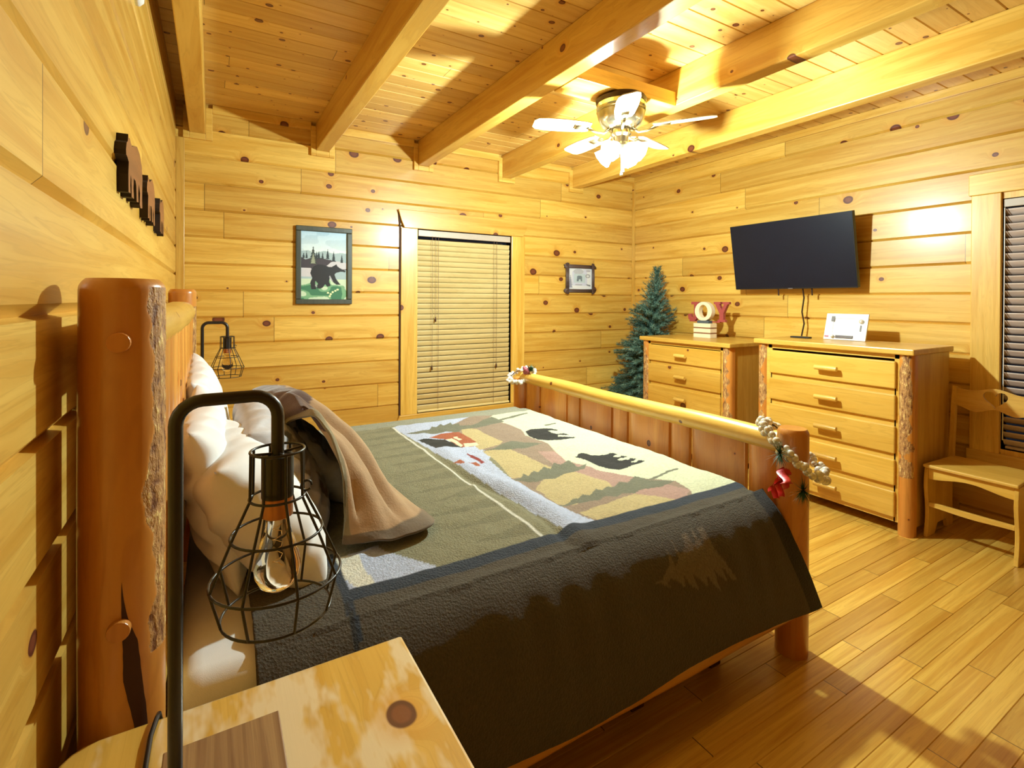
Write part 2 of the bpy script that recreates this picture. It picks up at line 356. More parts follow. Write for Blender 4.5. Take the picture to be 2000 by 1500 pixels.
# back window: casing, jamb, glass
wn = MB().box(1.65, 2.67, YB + .085, YB + .092, .38, 2.11).build('window_1', M['pane'], kind='structure')
f = MB(); f.box(1.49, 1.65, YB - .022, YB, .38, 2.11); f.box(2.67, 2.83, YB - .022, YB, .38, 2.11); f.build('window_casing', M['trim_z'], wn, bevel=.004)
f = MB(); f.prism([(1.52, 2.11), (2.80, 2.11), (2.84, 2.175), (2.87, 2.275), (1.46, 2.275), (1.49, 2.175)], lambda a, b, h: (a, h, b), YB - .03, YB); f.build('window_head', M['trim_x'], wn, bevel=.004)
f = MB(); f.prism([(1.48, .38), (2.84, .38), (2.90, .25), (1.42, .25)], lambda a, b, h: (a, h, b), YB - .03, YB); f.build('window_sill', M['trim_x'], wn, bevel=.004)
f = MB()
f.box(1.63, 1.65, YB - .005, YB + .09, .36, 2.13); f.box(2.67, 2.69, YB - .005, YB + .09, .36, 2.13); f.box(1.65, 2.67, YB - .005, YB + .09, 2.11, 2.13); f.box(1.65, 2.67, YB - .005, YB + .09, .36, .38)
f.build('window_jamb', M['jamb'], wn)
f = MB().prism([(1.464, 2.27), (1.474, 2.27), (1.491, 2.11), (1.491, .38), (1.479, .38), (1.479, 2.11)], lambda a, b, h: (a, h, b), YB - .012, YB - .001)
f.build('casing_shadow_line', M['jamb'], wn)  # solid dark strip painting the shadow line along the casing's left edge
# right window
wr = MB().box(XR + .085, XR + .092, .20, 1.195, .50, 2.12).build('window_2', M['pane'], kind='structure')
f = MB(); f.box(XR - .025, XR, 1.197, 1.347, .44, 2.16); f.box(XR - .025, XR, .05, .20, .44, 2.16); f.build('window_casing', M['trim_zy'], wr, bevel=.004)
MB().box(XR - .03, XR, .03, 1.36, 2.16, 2.30).build('window_head', M['trim_y'], wr, bevel=.004)
MB().box(XR - .035, XR, .03, 1.36, .34, .47).build('window_sill', M['trim_y'], wr, bevel=.004)
f = MB(); f.box(XR - .005, XR + .09, 1.195, 1.21, .48, 2.14); f.box(XR - .005, XR + .09, .185, .20, .48, 2.14); f.box(XR - .005, XR + .09, .2, 1.195, 2.12, 2.16); f.box(XR - .005, XR + .09, .2, 1.195, .47, .50)
f.build('window_jamb', M['trim_zy'], wr)

# ================================================================== BLINDS
def slats(fn, a0, a1, z0, z1, pitch, w, tilt):
    mb = MB(); z = z0
    while z < z1:
        dy, dz = math.sin(tilt) * w / 2, math.cos(tilt) * w / 2
        P = []
        for k in range(5):
            q = (k / 4 - .5) * 2; bow = .0022 * (1 - q * q)
            P.append((-dy * q - bow, dz * q))
        vs = [fn(a, P[k][0], z + P[k][1]) for a in (a0, a1) for k in range(5)] + [fn(a, P[k][0] + .0025, z + P[k][1]) for a in (a0, a1) for k in range(5)]
        fs = [(k, k + 1, 6 + k, 5 + k) for k in range(4)] + [(10 + k, 15 + k, 16 + k, 11 + k) for k in range(4)] + [(0, 5, 15, 10), (4, 14, 19, 9)]
        mb.add(vs, fs); z += pitch
    return mb
bl = thing('window_blind', 'closed tan horizontal blind in the back wall window', 'blind', (2.16, YB + .02, .39))
sb = slats(lambda a, d, z: (a, YB + .02 + d, z), 1.662, 2.662, .425, 2.03, .0505, .051, .22).build('slats', M['blind'], bl, smooth=True, fixn=True)
MB().box(1.662, 2.662, YB - .004, YB + .04, 2.045, 2.103).build('headrail', M['rail'], bl, bevel=.003)
MB().box(1.662, 2.662, YB + .0, YB + .04, .384, .402).build('bottom_rail', M['blind'], bl, bevel=.003)
for x, z in ((1.80, .82), (1.835, 1.28), (2.50, .80)):
    c = MB().tube([(x, YB - .008, 2.05), (x + .002, YB - .009, 1.5), (x, YB - .008, z)], .0016, 6).build('pull_cord', M['cord'], bl)
    MB().lathe((x, YB - .008, z - .045), [(.004, 0), (.008, .008), (.007, .03), (.003, .05)], 10).build('tassel', M['tassel'], c, smooth=True)
for x in (1.865, 2.47):
    MB().box(x - .0012, x + .0012, YB - .006, YB - .004, .40, 2.05).build('ladder_string', M['cord'], bl)
b2 = thing('window_blind', 'brown horizontal blind in the window behind the chair at the right edge', 'blind', (XR + .03, .7, .51))
slats(lambda a, d, z: (XR + .022 + d, a, z), .205, 1.187, .545, 2.06, .048, .052, .62).build('slats', M['blind2'], b2, smooth=True)
MB().box(XR - .004, XR + .05, .205, 1.19, 2.065, 2.115).build('headrail', M['rail'], b2, bevel=.003)
MB().box(XR + .012, XR + .055, .215, 1.178, .505, .522).build('bottom_rail', M['blind2'], b2, bevel=.003)
MB().tube([(XR - .008, 1.184, 2.06), (XR - .008, 1.183, 1.3), (XR - .008, 1.184, .56)], .003, 6).build('ladder_tape', M['white'], b2)
# dark night outside each window

# ================================================================== CEILING FAN
fx, fy = FAN
mbd = MB().box(1.755, 2.55, 2.255, 2.48, 2.695, 2.785); o = mbd.build('mounting_board', wood('pine_block', 'x', 'z', kamt=.6, ks=3.2, kr=.07), bevel=.004)
tag(o, 'short pine board bridging two beams above the ceiling fan', 'board')
fan = thing('ceiling_fan', 'brass hugger ceiling fan with lit frosted glass shades', 'fan', (fx, fy, 2.695))
smoothby(MB().lathe((fx, fy, 0), [(.145, 2.694), (.155, 2.68), (.150, 2.655)][::-1], 40).build('ceiling_collar', M['bronze'], fan))
smoothby(MB().lathe((fx, fy, 0), [(.03, 2.50), (.085, 2.505), (.12, 2.53), (.138, 2.57), (.146, 2.60), (.140, 2.606), (.150, 2.612), (.143, 2.622), (.150, 2.63), (.148, 2.655)], 40).build('motor_housing', M['nickel'], fan))
smoothby(MB().lathe((fx, fy, 0), [(.02, 2.36), (.05, 2.37), (.06, 2.395), (.045, 2.42), (.05, 2.455), (.065, 2.47), (.06, 2.50)], 28).build('light_fitter', M['nickel'], fan))
for i in range(5):
    a = math.radians(-56 + 72 * i); d = Vector((math.cos(a), math.sin(a), 0)); s_ = Vector((-d.y, d.x, 0)); tl = .20
    n = (s_ * math.cos(tl) + Vector((0, 0, 1)) * math.sin(tl)).normalized(); up = d.cross(n)
    c0 = Vector((fx, fy, 2.505)); mb = MB(); prof = [(.20, .045), (.24, .056), (.36, .066), (.48, .066), (.53, .058), (.552, .035)]
    top = [c0 + d * r + n * q for r, q in prof] + [c0 + d * r - n * q for r, q in prof[::-1]]
    L = len(top); mb.add([p + up * .003 for p in top] + [p - up * .003 for p in top], [tuple(range(L)), tuple(range(L, 2 * L))[::-1]] + [(k, (k + 1) % L, L + (k + 1) % L, L + k) for k in range(L)])
    bl_ = mb.build('blade', M['blade'], fan)
    mb = MB().tube([c0 + d * .07 - Vector((0, 0, .0)), c0 + d * .11 + Vector((0, 0, -.03)), c0 + d * .16 + Vector((0, 0, -.028)), c0 + d * .21 + up * -.008], [.010, .008, .008, .012], 8)
    mb.obox(c0 + d * .25 - up * .006, (d, n, up), .045, .022, .003); mb.build('blade_arm', M['nickel'], bl_, smooth=True)
for i in range(4):
    a = math.radians(20 + 90 * i); d = Vector((math.cos(a), math.sin(a), -.62)).normalized(); c0 = Vector((fx, fy, 2.395)) + Vector((math.cos(a), math.sin(a), 0)) * .045
    X, Y, D = basis(d); mb = MB()
    rows = []
    for r, q in ((.020, .0), (.028, .012), (.042, .045), (.052, .078), (.062, .104)):
        rows.append([c0 + d * q + (X * math.cos(2 * PI * k / 24) + Y * math.sin(2 * PI * k / 24)) * r * (1 + (.05 * math.cos(8 * 2 * PI * k / 24) if q > .09 else 0)) for k in range(24)])
    mb.grid(rows, True); sh = mb.build('glass_shade', M['shade'], fan, smooth=True, fixn=False)
    MB().sphere(c0 + d * .055, .021, 12, 8).build('bulb', M['bulb'], sh, smooth=True)
    MB().tube([c0 - d * .02, c0 + d * .012], .019, 14).build('socket', M['nickel'], fan, smooth=False)
for dx, dy, z in ((-.012, -.02, 2.225), (.022, .0, 2.255)):
    c = MB().tube([(fx + dx, fy + dy, 2.37), (fx + dx, fy + dy, z + .02)], .0018, 6).build('pull_chain', M['white'], fan)
    MB().lathe((fx + dx, fy + dy, z - .012), [(.009, 0), (.008, .008), (.003, .03), (.002, .034)], 10).build('chain_bell', M['white'], c, smooth=True)
o = MB().lathe((0, 0, 0), [(.0, -.0), (.06, 0), (.06, .012), (.045, .024), (.0, .026)], 28, cap=False)
o.v = [(XL + z, 2.21 + x * .8, 2.53 + y * .8) for x, y, z in o.v]; o = o.build('wall_glare', M['white'], smooth=True); tag(o, 'white disc imitating a small glare high on the left wall at the top edge', 'glare')  # white disc added to imitate a small glare on the wall

# ================================================================== PAINTING HELPERS
def inpoly(P, poly):
    x, y = P[:, 0], P[:, 1]; r = np.zeros(len(P), bool); n = len(poly); j = n - 1
    xs = [q[0] for q in poly]; ys = [q[1] for q in poly]
    bb = (x > min(xs)) & (x < max(xs)) & (y > min(ys)) & (y < max(ys)); I = np.where(bb)[0]
    if len(I) == 0: return r
    xx, yy = x[I], y[I]; rr = np.zeros(len(I), bool)
    for i in range(n):
        xi, yi = poly[i]; xj, yj = poly[j]
        if yi != yj:
            c = ((yi > yy) != (yj > yy)) & (xx < (xj - xi) * (yy - yi) / (yj - yi) + xi); rr ^= c
        j = i
    r[I] = rr; return r
def lin(c): return tuple(((v / 255) / 12.92 if v / 255 <= .04045 else ((v / 255 + .055) / 1.055) ** 2.4) for v in c)
def setcol(o, cols):
    a = o.data.color_attributes.new('Col', 'FLOAT_COLOR', 'POINT'); c = np.ones((len(cols), 4), np.float32); c[:, :3] = cols; a.data.foreach_set('color', c.ravel())
def vnoise(x, y, s, seed=0):
    rs = np.random.RandomState(seed); T = rs.rand(256, 256); X = x * s; Y = y * s; xi = np.floor(X).astype(int); yi = np.floor(Y).astype(int); fx_ = X - xi; fy_ = Y - yi
    fx_ = fx_ * fx_ * (3 - 2 * fx_); fy_ = fy_ * fy_ * (3 - 2 * fy_); g = lambda a, b: T[a % 256, b % 256]
    return (g(xi, yi) * (1 - fx_) + g(xi + 1, yi) * fx_) * (1 - fy_) + (g(xi, yi + 1) * (1 - fx_) + g(xi + 1, yi + 1) * fx_) * fy_ - .5
def canvas(w, h, fn, step, shapes, base, name, mat, parent, grad=None):
    nx, ny = int(w / step) + 1, int(h / step) + 1; xs = np.linspace(0, w, nx); ys = np.linspace(0, h, ny); Xg, Yg = np.meshgrid(xs, ys); P = np.c_[Xg.ravel() / w, Yg.ravel() / h]
    cols = np.tile(np.array(lin(base), np.float32), (len(P), 1))
    if grad is not None: cols = grad(P, cols)
    for c, poly in shapes: cols[inpoly(P, poly)] = lin(c)
    mb = MB(); mb.grid([[fn(x, y) for x in xs] for y in ys]); o = mb.build(name, mat, parent, fixn=False); setcol(o, cols); return o
def ell(cx, cy, a, b, n=18, t=0): return [(cx + a * math.cos(2 * PI * k / n) * math.cos(t) - b * math.sin(2 * PI * k / n) * math.sin(t), cy + a * math.cos(2 * PI * k / n) * math.sin(t) + b * math.sin(2 * PI * k / n) * math.cos(t)) for k in range(n)]
def fir(cx, y0, h, w):
    p = [(cx, y0 + h)]; n = 6
    for i in range(1, n + 1): p += [(cx + w * i / n * .62, y0 + h - h * i / n + h * .03), (cx + w * (i - .5) / n * .38, y0 + h - h * i / n + h * .035)] if i < n else [(cx + w * .5, y0), (cx - w * .5, y0)]
    for i in range(n - 1, 0, -1): p += [(cx - w * (i - .5) / n * .38, y0 + h - h * i / n + h * .035), (cx - w * i / n * .62, y0 + h - h * i / n + h * .03)]
    return p

# bear painting
pa = thing('bear_painting', 'black bear painting in a dark green frame, left of the window', 'painting', (.82, YB - .02, 1.73))
x0, x1, z0, z1 = .593, 1.049, 1.405, 2.06
fr = MB()
for a, b, c, d in ((x0, x1, z0, z0 + .042), (x0, x1, z1 - .042, z1), (x0, x0 + .042, z0 + .042, z1 - .042), (x1 - .042, x1, z0 + .042, z1 - .042)): fr.box(a, b, YB - .032, YB - .002, c, d)
fr.build('frame', M['gframe'], pa, bevel=.006)
bear = [(.22, .17), (.20, .30), (.24, .38), (.20, .47), (.22, .54), (.27, .60), (.36, .64), (.45, .64), (.52, .62), (.60, .60), (.66, .60), (.72, .63), (.76, .655), (.78, .62), (.83, .585), (.90, .555), (.97, .53), (.96, .505), (.86, .515), (.76, .49), (.72, .46), (.75, .38), (.82, .30), (.86, .265), (.76, .26), (.68, .32), (.62, .40), (.60, .32), (.64, .24), (.56, .22), (.52, .27), (.46, .20), (.40, .18), (.34, .19), (.36, .28), (.31, .33), (.30, .24), (.33, .17)]
bear = [(x, .15 + (y - .17) * .78) for x, y in bear]
def sky(P, c):
    t = np.clip((P[:, 1] - .6) / .4, 0, 1)[:, None]; c[:] = np.array(lin((222, 232, 228))) * (1 - t) + np.array(lin((165, 200, 225))) * t
    n = vnoise(P[:, 0] * 2, P[:, 1] * 7, 2.2, 3); c += (n[:, None] > .05) * .09; g = P[:, 1] < .33; n2 = vnoise(P[:, 0], P[:, 1] * 3, 4, 5)
    c[g] = np.where(n2[g][:, None] > .08, np.array(lin((205, 222, 190))), np.where(n2[g][:, None] < -.15, np.array(lin((60, 120, 85))), np.array(lin((120, 170, 125))))); return c
sh = [((165, 185, 190), [(0, .3), (0, .70), (.15, .72), (.3, .68), (.5, .72), (.7, .68), (.85, .70), (1, .69), (1, .3)]), ((62, 52, 60), [(0, .40), (0, .62), (.1, .58), (.3, .63), (.5, .60), (.7, .58), (.85, .56), (.8, .5), (.5, .40)]),
      ((205, 200, 205), [(0, .33), (0, .46), (.2, .46), (.3, .42), (.3, .33)]), ((205, 202, 208), [(.55, .50), (.65, .56), (.8, .57), (1, .55), (1, .45), (.7, .44)]), ((70, 58, 66), [(.75, .44), (1, .46), (1, .445), (.85, .43)])]
for cx, y, h, w_ in ((.06, .6, .09, .06), (.12, .6, .11, .05), (.38, .6, .12, .07), (.46, .6, .10, .06), (.57, .6, .15, .08), (.70, .57, .15, .08), (.88, .55, .13, .07), (.33, .6, .11, .07)): sh.append(((38, 48, 52), fir(cx, y, h, w_)))
sh += [((48, 56, 52), fir(.26, .52, .26, .17)), ((150, 155, 130), fir(.26, .53, .15, .10)), ((28, 24, 28), bear), ((185, 175, 185), [(.30, .20), (.33, .24), (.34, .18)]), ((175, 170, 178), [(.60, .34), (.62, .36), (.69, .27), (.66, .27)])]
for q in ((.58, .10), (.64, .08), (.68, .11), (.74, .13), (.79, .15), (.62, .05)): sh.append(((240, 245, 190), ell(q[0], q[1], .025, .014)))
canvas(x1 - x0 - .08, z1 - z0 - .08, lambda x, y: (x0 + .04 + x, YB - .014, z0 + .04 + y), .0035, sh, (200, 220, 230), 'canvas', M['vc'], pa, sky)
# small twig frame print
pt = thing('twig_framed_print', 'small pale woodland print in a dark twig frame, right of the window', 'picture', (3.57, YB - .02, 1.69))
x0, x1, z0, z1 = 3.375, 3.765, 1.545, 1.84
fr = MB(); rr = random.Random(3)
for k in range(3):
    for z in (z0 + k * .012, z1 - k * .012): fr.tube([(x0 - .02 - rr.random() * .012, YB - .014 - k * .004, z), ((x0 + x1) / 2, YB - .016 - k * .004, z + rr.uniform(-.004, .004)), (x1 + .02 + rr.random() * .012, YB - .014 - k * .004, z)], .009, 7)
    for x in (x0 + k * .012, x1 - k * .012): fr.tube([(x, YB - .02 - k * .004, z0 - .02 - rr.random() * .01), (x + rr.uniform(-.004, .004), YB - .02 - k * .004, (z0 + z1) / 2), (x, YB - .02 - k * .004, z1 + .02 + rr.random() * .01)], .009, 7)
fr.build('frame', M['twig'], pt, smooth=True)
sb_ = [(.38, .38), (.40, .60), (.44, .63), (.55, .63), (.60, .58), (.60, .38), (.55, .38), (.53, .48), (.47, .48), (.45, .38)]
sh = [((200, 202, 218), [(.2, .2), (.2, .8), (.8, .9), (.8, .2)]), ((180, 182, 188), ell(.45, .8, .2, .12)), ((185, 200, 205), [(.27, .33), (.27, .70), (.72, .70), (.72, .33)]), ((110, 122, 130), sb_), ((150, 150, 165), fir(.14, .12, .55, .16)), ((165, 165, 172), [(.33, .22), (.33, .27), (.6, .27), (.6, .22)]), ((160, 160, 162), ell(.82, .62, .1, .09)), ((215, 215, 218), ell(.82, .62, .05, .045)), ((125, 125, 128), [(.74, .28), (.80, .21), (.93, .17), (.93, .24), (.82, .26)]), ((178, 172, 180), ell(.84, .84, .09, .05))]
canvas(x1 - x0 - .03, z1 - z0 - .03, lambda x, y: (x0 + .015 + x, YB - .01, z0 + .015 + y), .004, sh, (222, 222, 222), 'print', M['vc'], pt)
# carved bears on the left wall
bp_ = [(.0, .62), (.03, .74), (.09, .80), (.11, .92), (.15, .86), (.20, .90), (.24, .86), (.32, .84), (.45, .92), (.62, 1.0), (.80, .96), (.93, .82), (1., .60), (.98, .40), (.97, .20), (.99, .04), (.86, .0), (.80, .05), (.82, .26), (.74, .40), (.70, .22), (.72, .06), (.60, .03), (.57, .30), (.52, .36), (.42, .36), (.40, .18), (.43, .02), (.30, .0), (.28, .28), (.24, .34), (.22, .16), (.24, .04), (.13, .02), (.12, .30), (.14, .50), (.07, .54), (.01, .55)]
for y0, y1, za, zb, lb in ((1.77, 2.16, 1.752, 1.935, 'longest of the three carved wooden bears on the left wall, nearest the camera'), (2.30, 2.60, 1.748, 1.925, 'middle one of the three carved wooden bears on the left wall'), (2.82, 3.07, 1.755, 1.925, 'shortest carved wooden bear on the left wall, nearest the corner')):
    mb = MB(); P = [(y0 + a * (y1 - y0), za + b * (zb - za)) for a, b in bp_]; n = len(P); XA, XB = XL - .001, XL + .027
    mb.add([(XA, a, b) for a, b in P] + [(XB, a, b) for a, b in P], [tuple(range(n))], 1)
    mb.add([(XA, a, b) for a, b in P] + [(XB, a, b) for a, b in P], [tuple(range(n, 2 * n))], 0)
    mb.add([(XA, a, b) for a, b in P] + [(XB, a, b) for a, b in P], [(i, (i + 1) % n, n + (i + 1) % n, n + i) for i in range(n)], 1)
    o = mb.build('carved_bear', [M['carve'], M['carve_edge']], fixn=False); tag(o, lb, 'carving', 'carved bears on the left wall')

# ================================================================== BED
BEDC = (.97, 2.26, 0)
bed = thing('log_bed', 'king bed of peeled pine logs with live bark edges on its posts', 'bed', BEDC)
def post(cx, cy, r, h, name='post', bark=None, crack=None, seed=1, parent=bed, tp=.0):
    n, m = (150, int(h / .005)) if crack else (72, int(h / .008)); mb = MB(); rows = []
    for i in range(m + 1):
        z = h * i / m; rr = []
        for k in range(n):
            a = 2 * PI * k / n; q = r * (1 + tp * z / h) * (1 + .035 * mnoise.noise(Vector((math.cos(a) * 1.1 + seed * 5, math.sin(a) * 1.1, z * 1.6))))
            if z > h - .02: q *= 1 - .16 * ((z - h + .02) / .02) ** 2
            q0 = q
            if bark:
                d = (a - bark[0] + PI) % (2 * PI) - PI; e = .30 * mnoise.noise(Vector((seed, z * 7, .3))) + .16 * mnoise.noise(Vector((seed, z * 25, 1.3)))
                if abs(d) < bark[1] + e and bark[2] < z < bark[3]: q = q0 * .985
            rr.append((cx + q * math.cos(a), cy + q * math.sin(a), z))
        rows.append(rr)
    mb.grid(rows, True); L = len(mb.v); mb.f += [tuple(range(n))[::-1], tuple(m * n + k for k in range(n))]; mb.m += [0, 0]
    for i in range(m):
        for k in range(n):
            z = h * (i + .5) / m; a = 2 * PI * (k + .5) / n; mi = 0
            if bark:
                d = (a - bark[0] + PI) % (2 * PI) - PI; e = .30 * mnoise.noise(Vector((seed, z * 7, .3))) + .16 * mnoise.noise(Vector((seed, z * 25, 1.3)))
                if abs(d) < bark[1] + e and bark[2] < z < bark[3]: mi = 1
            mb.m[i * n + k] = mi
    o = mb.build(name, [M['log_z'], M['bark'], M['check']], parent, smooth=False); return smoothby(o, 40)
NP = (-.142, 1.176)
post(*NP, .066, 1.485, bark=(math.radians(-22), .42, .80, 1.47), crack=1, seed=1)
CL = [(.648, .44), (.688, .356), (.729, .245), (.751, .183), (.773, .122), (.809, .122), (.846, .106), (.878, .091), (.914, .076), (.95, .085)]
CR = [(.648, .71), (.676, .69), (.71, .651), (.741, .595), (.772, .541), (.80, .506), (.839, .438), (.854, .356), (.877, .245), (.913, .137), (.95, .087)]
rows = []
for z in np.linspace(.60, .95, 80):
    a0 = float(np.interp(z, [q[0] for q in CL], [q[1] for q in CL])); a1 = float(np.interp(z, [q[0] for q in CR], [q[1] for q in CR])); wv = .03 * mnoise.noise(Vector((0, z * 40, 0))); row = []
    for k in range(9):
        a = a0 + (a1 - a0) * k / 8 + wv * (1 if k in (0, 8) else .5) * min(1, (a1 - a0) * 4); th = a - PI / 2
        q = .066 * (1 + .035 * mnoise.noise(Vector((math.cos(th) * 1.1 + 5, math.sin(th) * 1.1, z * 1.6)))) + .0007
        row.append((NP[0] + q * math.cos(th), NP[1] + q * math.sin(th), z))
    rows.append(row)
MB().grid(rows).build('wood_split', M['check'], bed, smooth=True)
post(-.142, 3.36, .066, 1.50, bark=(math.radians(-10), .5, .7, 1.4), seed=2)
post(2.072, 1.203, .062, .925, seed=3, tp=-.04)
post(2.072, 3.335, .062, .85, seed=4)
def log(y0, y1, x, z, r0, r1, mat, name, parent, axis='y', seed=0, wob=.12, n=18):
    pts = []; rs = []
    for i in range(25):
        t_ = i / 24; q = y0 + (y1 - y0) * t_; dx = .006 * mnoise.noise(Vector((seed, t_ * 3, 0))); dz = .008 * mnoise.noise(Vector((seed + 4, t_ * 3, 0)))
        pts.append((x + dx, q, z + dz) if axis == 'y' else (q, x + dx, z + dz)); rs.append((r0 + (r1 - r0) * t_) * (1 + wob * mnoise.noise(Vector((seed + 9, t_ * 5, 0)))))
    return smoothby(MB().tube(pts, rs, n).build(name, mat, parent), 50)
log(1.22, 3.31, -.142, 1.37, .058, .062, M['log_y'], 'headboard_rail', bed, seed=1)
log(1.22, 3.31, -.142, .62, .055, .058, M['log_y'], 'headboard_rail', bed, seed=2)
for z in (1.372, .868):
    MB().tube([(NP[0] + .002, 1.098, z), (NP[0] + .002, 1.14, z)], [.0175, .0185], 20).build('peg', M['log_z'], bed, bevel=.002)  # redder post colour, so the pegs carry the same painted shade
rr = random.Random(5); y = 1.285
while y < 3.22:
    wd = rr.uniform(.10, .16); pf = []
    for i in range(9):
        z = .60 + .76 * i / 8; pf.append([(-.142 + .052 * math.sin(PI * k / 10) * (1 + .05 * mnoise.noise(Vector((y, z * 3, k * .2)))), y + wd / 2 - (wd / 2 - .004) * math.cos(PI * k / 10), z) for k in range(11)])
    mb = MB().grid(pf); mb.box(-.165, -.142, y + .004, y + wd - .004, .60, 1.36)
    smoothby(mb.build('headboard_slat', M['log_z'], bed), 50); y += wd + .006
log(1.24, 3.30, 2.072, .855, .047, .043, M['log_y'], 'foot_rail', bed, seed=3, wob=.06)
log(1.22, 3.30, 2.072, .33, .05, .05, M['log_y'], 'foot_rail', bed, seed=4)
for a, b in ((1.262, 1.400), (1.42, 1.712), (1.733, 1.845), (1.865, 2.158), (2.176, 2.293), (2.312, 2.604), (2.622, 2.742), (2.760, 3.066), (3.084, 3.27)):
    n = 12; rows = [[(2.072 - .022 * (1 - (2 * k / n - 1) ** 4) - .003 * mnoise.noise(Vector((a * 9, k * .4, z * 3))), a + (b - a) * k / n, z) for k in range(n + 1)] for z in np.linspace(.34, .84, 12)]
    back = [[(2.092, q[1], q[2]) for q in r_] for r_ in rows]
    mb = MB(); mb.grid(rows); mb.grid(back)
    mb.box(2.070, 2.090, a, b, .34, .84); smoothby(mb.build('foot_slat', M['log_z'], bed), 50)
log(-.09, 2.03, 1.2, .20, .052, .048, M['log_x'], 'side_rail', bed, 'x', seed=6, wob=.08)
log(-.09, 2.03, 3.30, .20, .052, .048, M['log_x'], 'side_rail', bed, 'x', seed=7, wob=.08)
for x in (.5, 1.3, 1.72):
    MB().box(x - .03, x + .03, 1.30, 1.36, 0, .165).build('centre_leg', M['check'], bed, bevel=.004)
MB().box(-.06, 1.98, 1.25, 3.2, .165, .20).build('slat_deck', M['log_x'], bed)
# mattress
def rbox(mb, x0, x1, y0, y1, z0, z1, r, n=6):
    bm = bmesh.new(); bmesh.ops.create_cube(bm, size=1)
    for v in bm.verts: v.co = Vector(((x0 + x1) / 2 + v.co.x * (x1 - x0), (y0 + y1) / 2 + v.co.y * (y1 - y0), (z0 + z1) / 2 + v.co.z * (z1 - z0)))
    bmesh.ops.bevel(bm, geom=bm.edges[:], offset=r, segments=n, profile=.5, affect='EDGES')
    bm.verts.index_update(); mb.add([v.co[:] for v in bm.verts], [[v.index for v in f.verts] for f in bm.faces]); bm.free(); return mb
o = rbox(MB(), -.07, 1.955, 1.245, 3.165, .202, .640, .055).build('mattress', M['sheet']); smoothby(o, 60)
tag(o, 'thick mattress in a plain white fitted sheet, bare at its near head corner', 'mattress')

# quilt ------------------------------------------------------------
path = [(3.225, .36), (3.22, .56), (3.205, .625), (3.17, .655), (3.11, .666), (2.4, .668), (1.42, .668), (1.34, .664), (1.275, .648), (1.225, .612), (1.19, .56), (1.165, .50), (1.145, .43), (1.128, .36), (1.118, .29), (1.112, .245)]
seg = [0.]
for a, b in zip(path, path[1:]): seg.append(seg[-1] + math.hypot(b[0] - a[0], b[1] - a[1]))
ST = .0062; NV = int(seg[-1] / ST); Vs = np.linspace(0, seg[-1], NV); Yc = np.interp(Vs, seg, [p[0] for p in path]); Zc = np.interp(Vs, seg, [p[1] for p in path])
for _ in range(30): Yc[1:-1] = (Yc[:-2] + Yc[2:] + 2 * Yc[1:-1]) / 4; Zc[1:-1] = (Zc[:-2] + Zc[2:] + 2 * Zc[1:-1]) / 4
U0, U1 = .085, 2.05; NU = int((U1 - U0) / ST); Us = np.linspace(U0, U1, NU)
Ug, Yg = np.meshgrid(Us, Yc); _, Zg = np.meshgrid(Us, Zc); side = Yg < 1.30
Xg = Ug.copy(); zz = Zg.copy(); yy = Yg.copy()
top = ~side
k = np.clip((Ug - 1.955) / .095, 0, 1); Xg = np.where(top, np.where(Ug > 1.955, 1.955 + .035 * np.sin(k * PI / 2), Ug), Xg); zz = zz - np.where(top, .075 * k ** 1.6, 0)
xe = np.interp(zz.ravel(), [.22, .35, .5, .6, .67], [2.145, 2.085, 2.02, 1.995, 1.99]).reshape(zz.shape)
bl_ = np.clip((1.36 - yy) / .10, 0, 1); Xs = U0 + (Ug - U0) * (xe - U0) / (U1 - U0); Xg = Xg * (1 - bl_) + Xs * bl_; zz = np.where(side, zz, zz)
dropk = np.clip((.60 - zz) / .36, 0, 1) * (yy < 1.3)
zz += dropk * (.012 * np.sin(Xg * 5.3) + .03 * np.clip((.9 - Xg) / .9, -.2, 1) - .02 * np.clip((Xg - 1.8) / .3, 0, 1))
fold = np.sin(Xg * 9 + 1.2 * np.sin(Xg * 3.1)) * .5 + np.sin(Xg * 21 + 2) * .25
yy -= dropk * .004 * (fold - .4) * np.clip(dropk * 2, 0, 1); yy -= (yy < 1.3) * np.clip((.66 - zz) / .1, 0, 1) * np.clip((.62 - zz + .12) / .2, 0, 1) * (1 - dropk) * .004 * np.sin(Xg * 33 + 3 * np.sin(Xg * 7))
sc_ = (yy > 1.28)
zz += sc_ * (vnoise(Xg, yy, 6, 1) * .010 + vnoise(Xg, yy, 19, 2) * .005) + vnoise(Xg, yy + zz, 60, 4) * .0012
rl = np.clip(1 - np.abs(yy - 1.75) / .75, 0, 1) ** .5
zz += sc_ * rl * .020 * np.exp(-((Xg - (1.05 + .03 * np.sin(yy * 5))) / .045) ** 2) - sc_ * rl * .012 * np.exp(-((Xg - (.985 + .03 * np.sin(yy * 5))) / .018) ** 2)
zz += sc_ * .010 * np.exp(-((Xg * .5 - (yy - 1.55) * .8 - .2) / .02) ** 2) * (Xg < .95)
zz = np.where(sc_, np.maximum(zz, np.where(Xg > 1.95, .0, .6535)), zz)
P = np.c_[Xg.ravel(), yy.ravel()]; PZ = np.c_[Xg.ravel(), zz.ravel()]
CC = dict(LIL=(188, 196, 220), BRN=(150, 128, 108), PNK=(176, 140, 126), CRM=(212, 214, 180), TAN=(192, 172, 122), GRN=(112, 112, 92), BLK=(26, 27, 25), ORG=(165, 85, 50), CRL=(228, 215, 180), RED=(140, 40, 35), WHT=(228, 224, 208))
cols = np.tile(np.array(lin((136, 131, 100)), np.float32), (len(P), 1))
x, y = P[:, 0], P[:, 1]
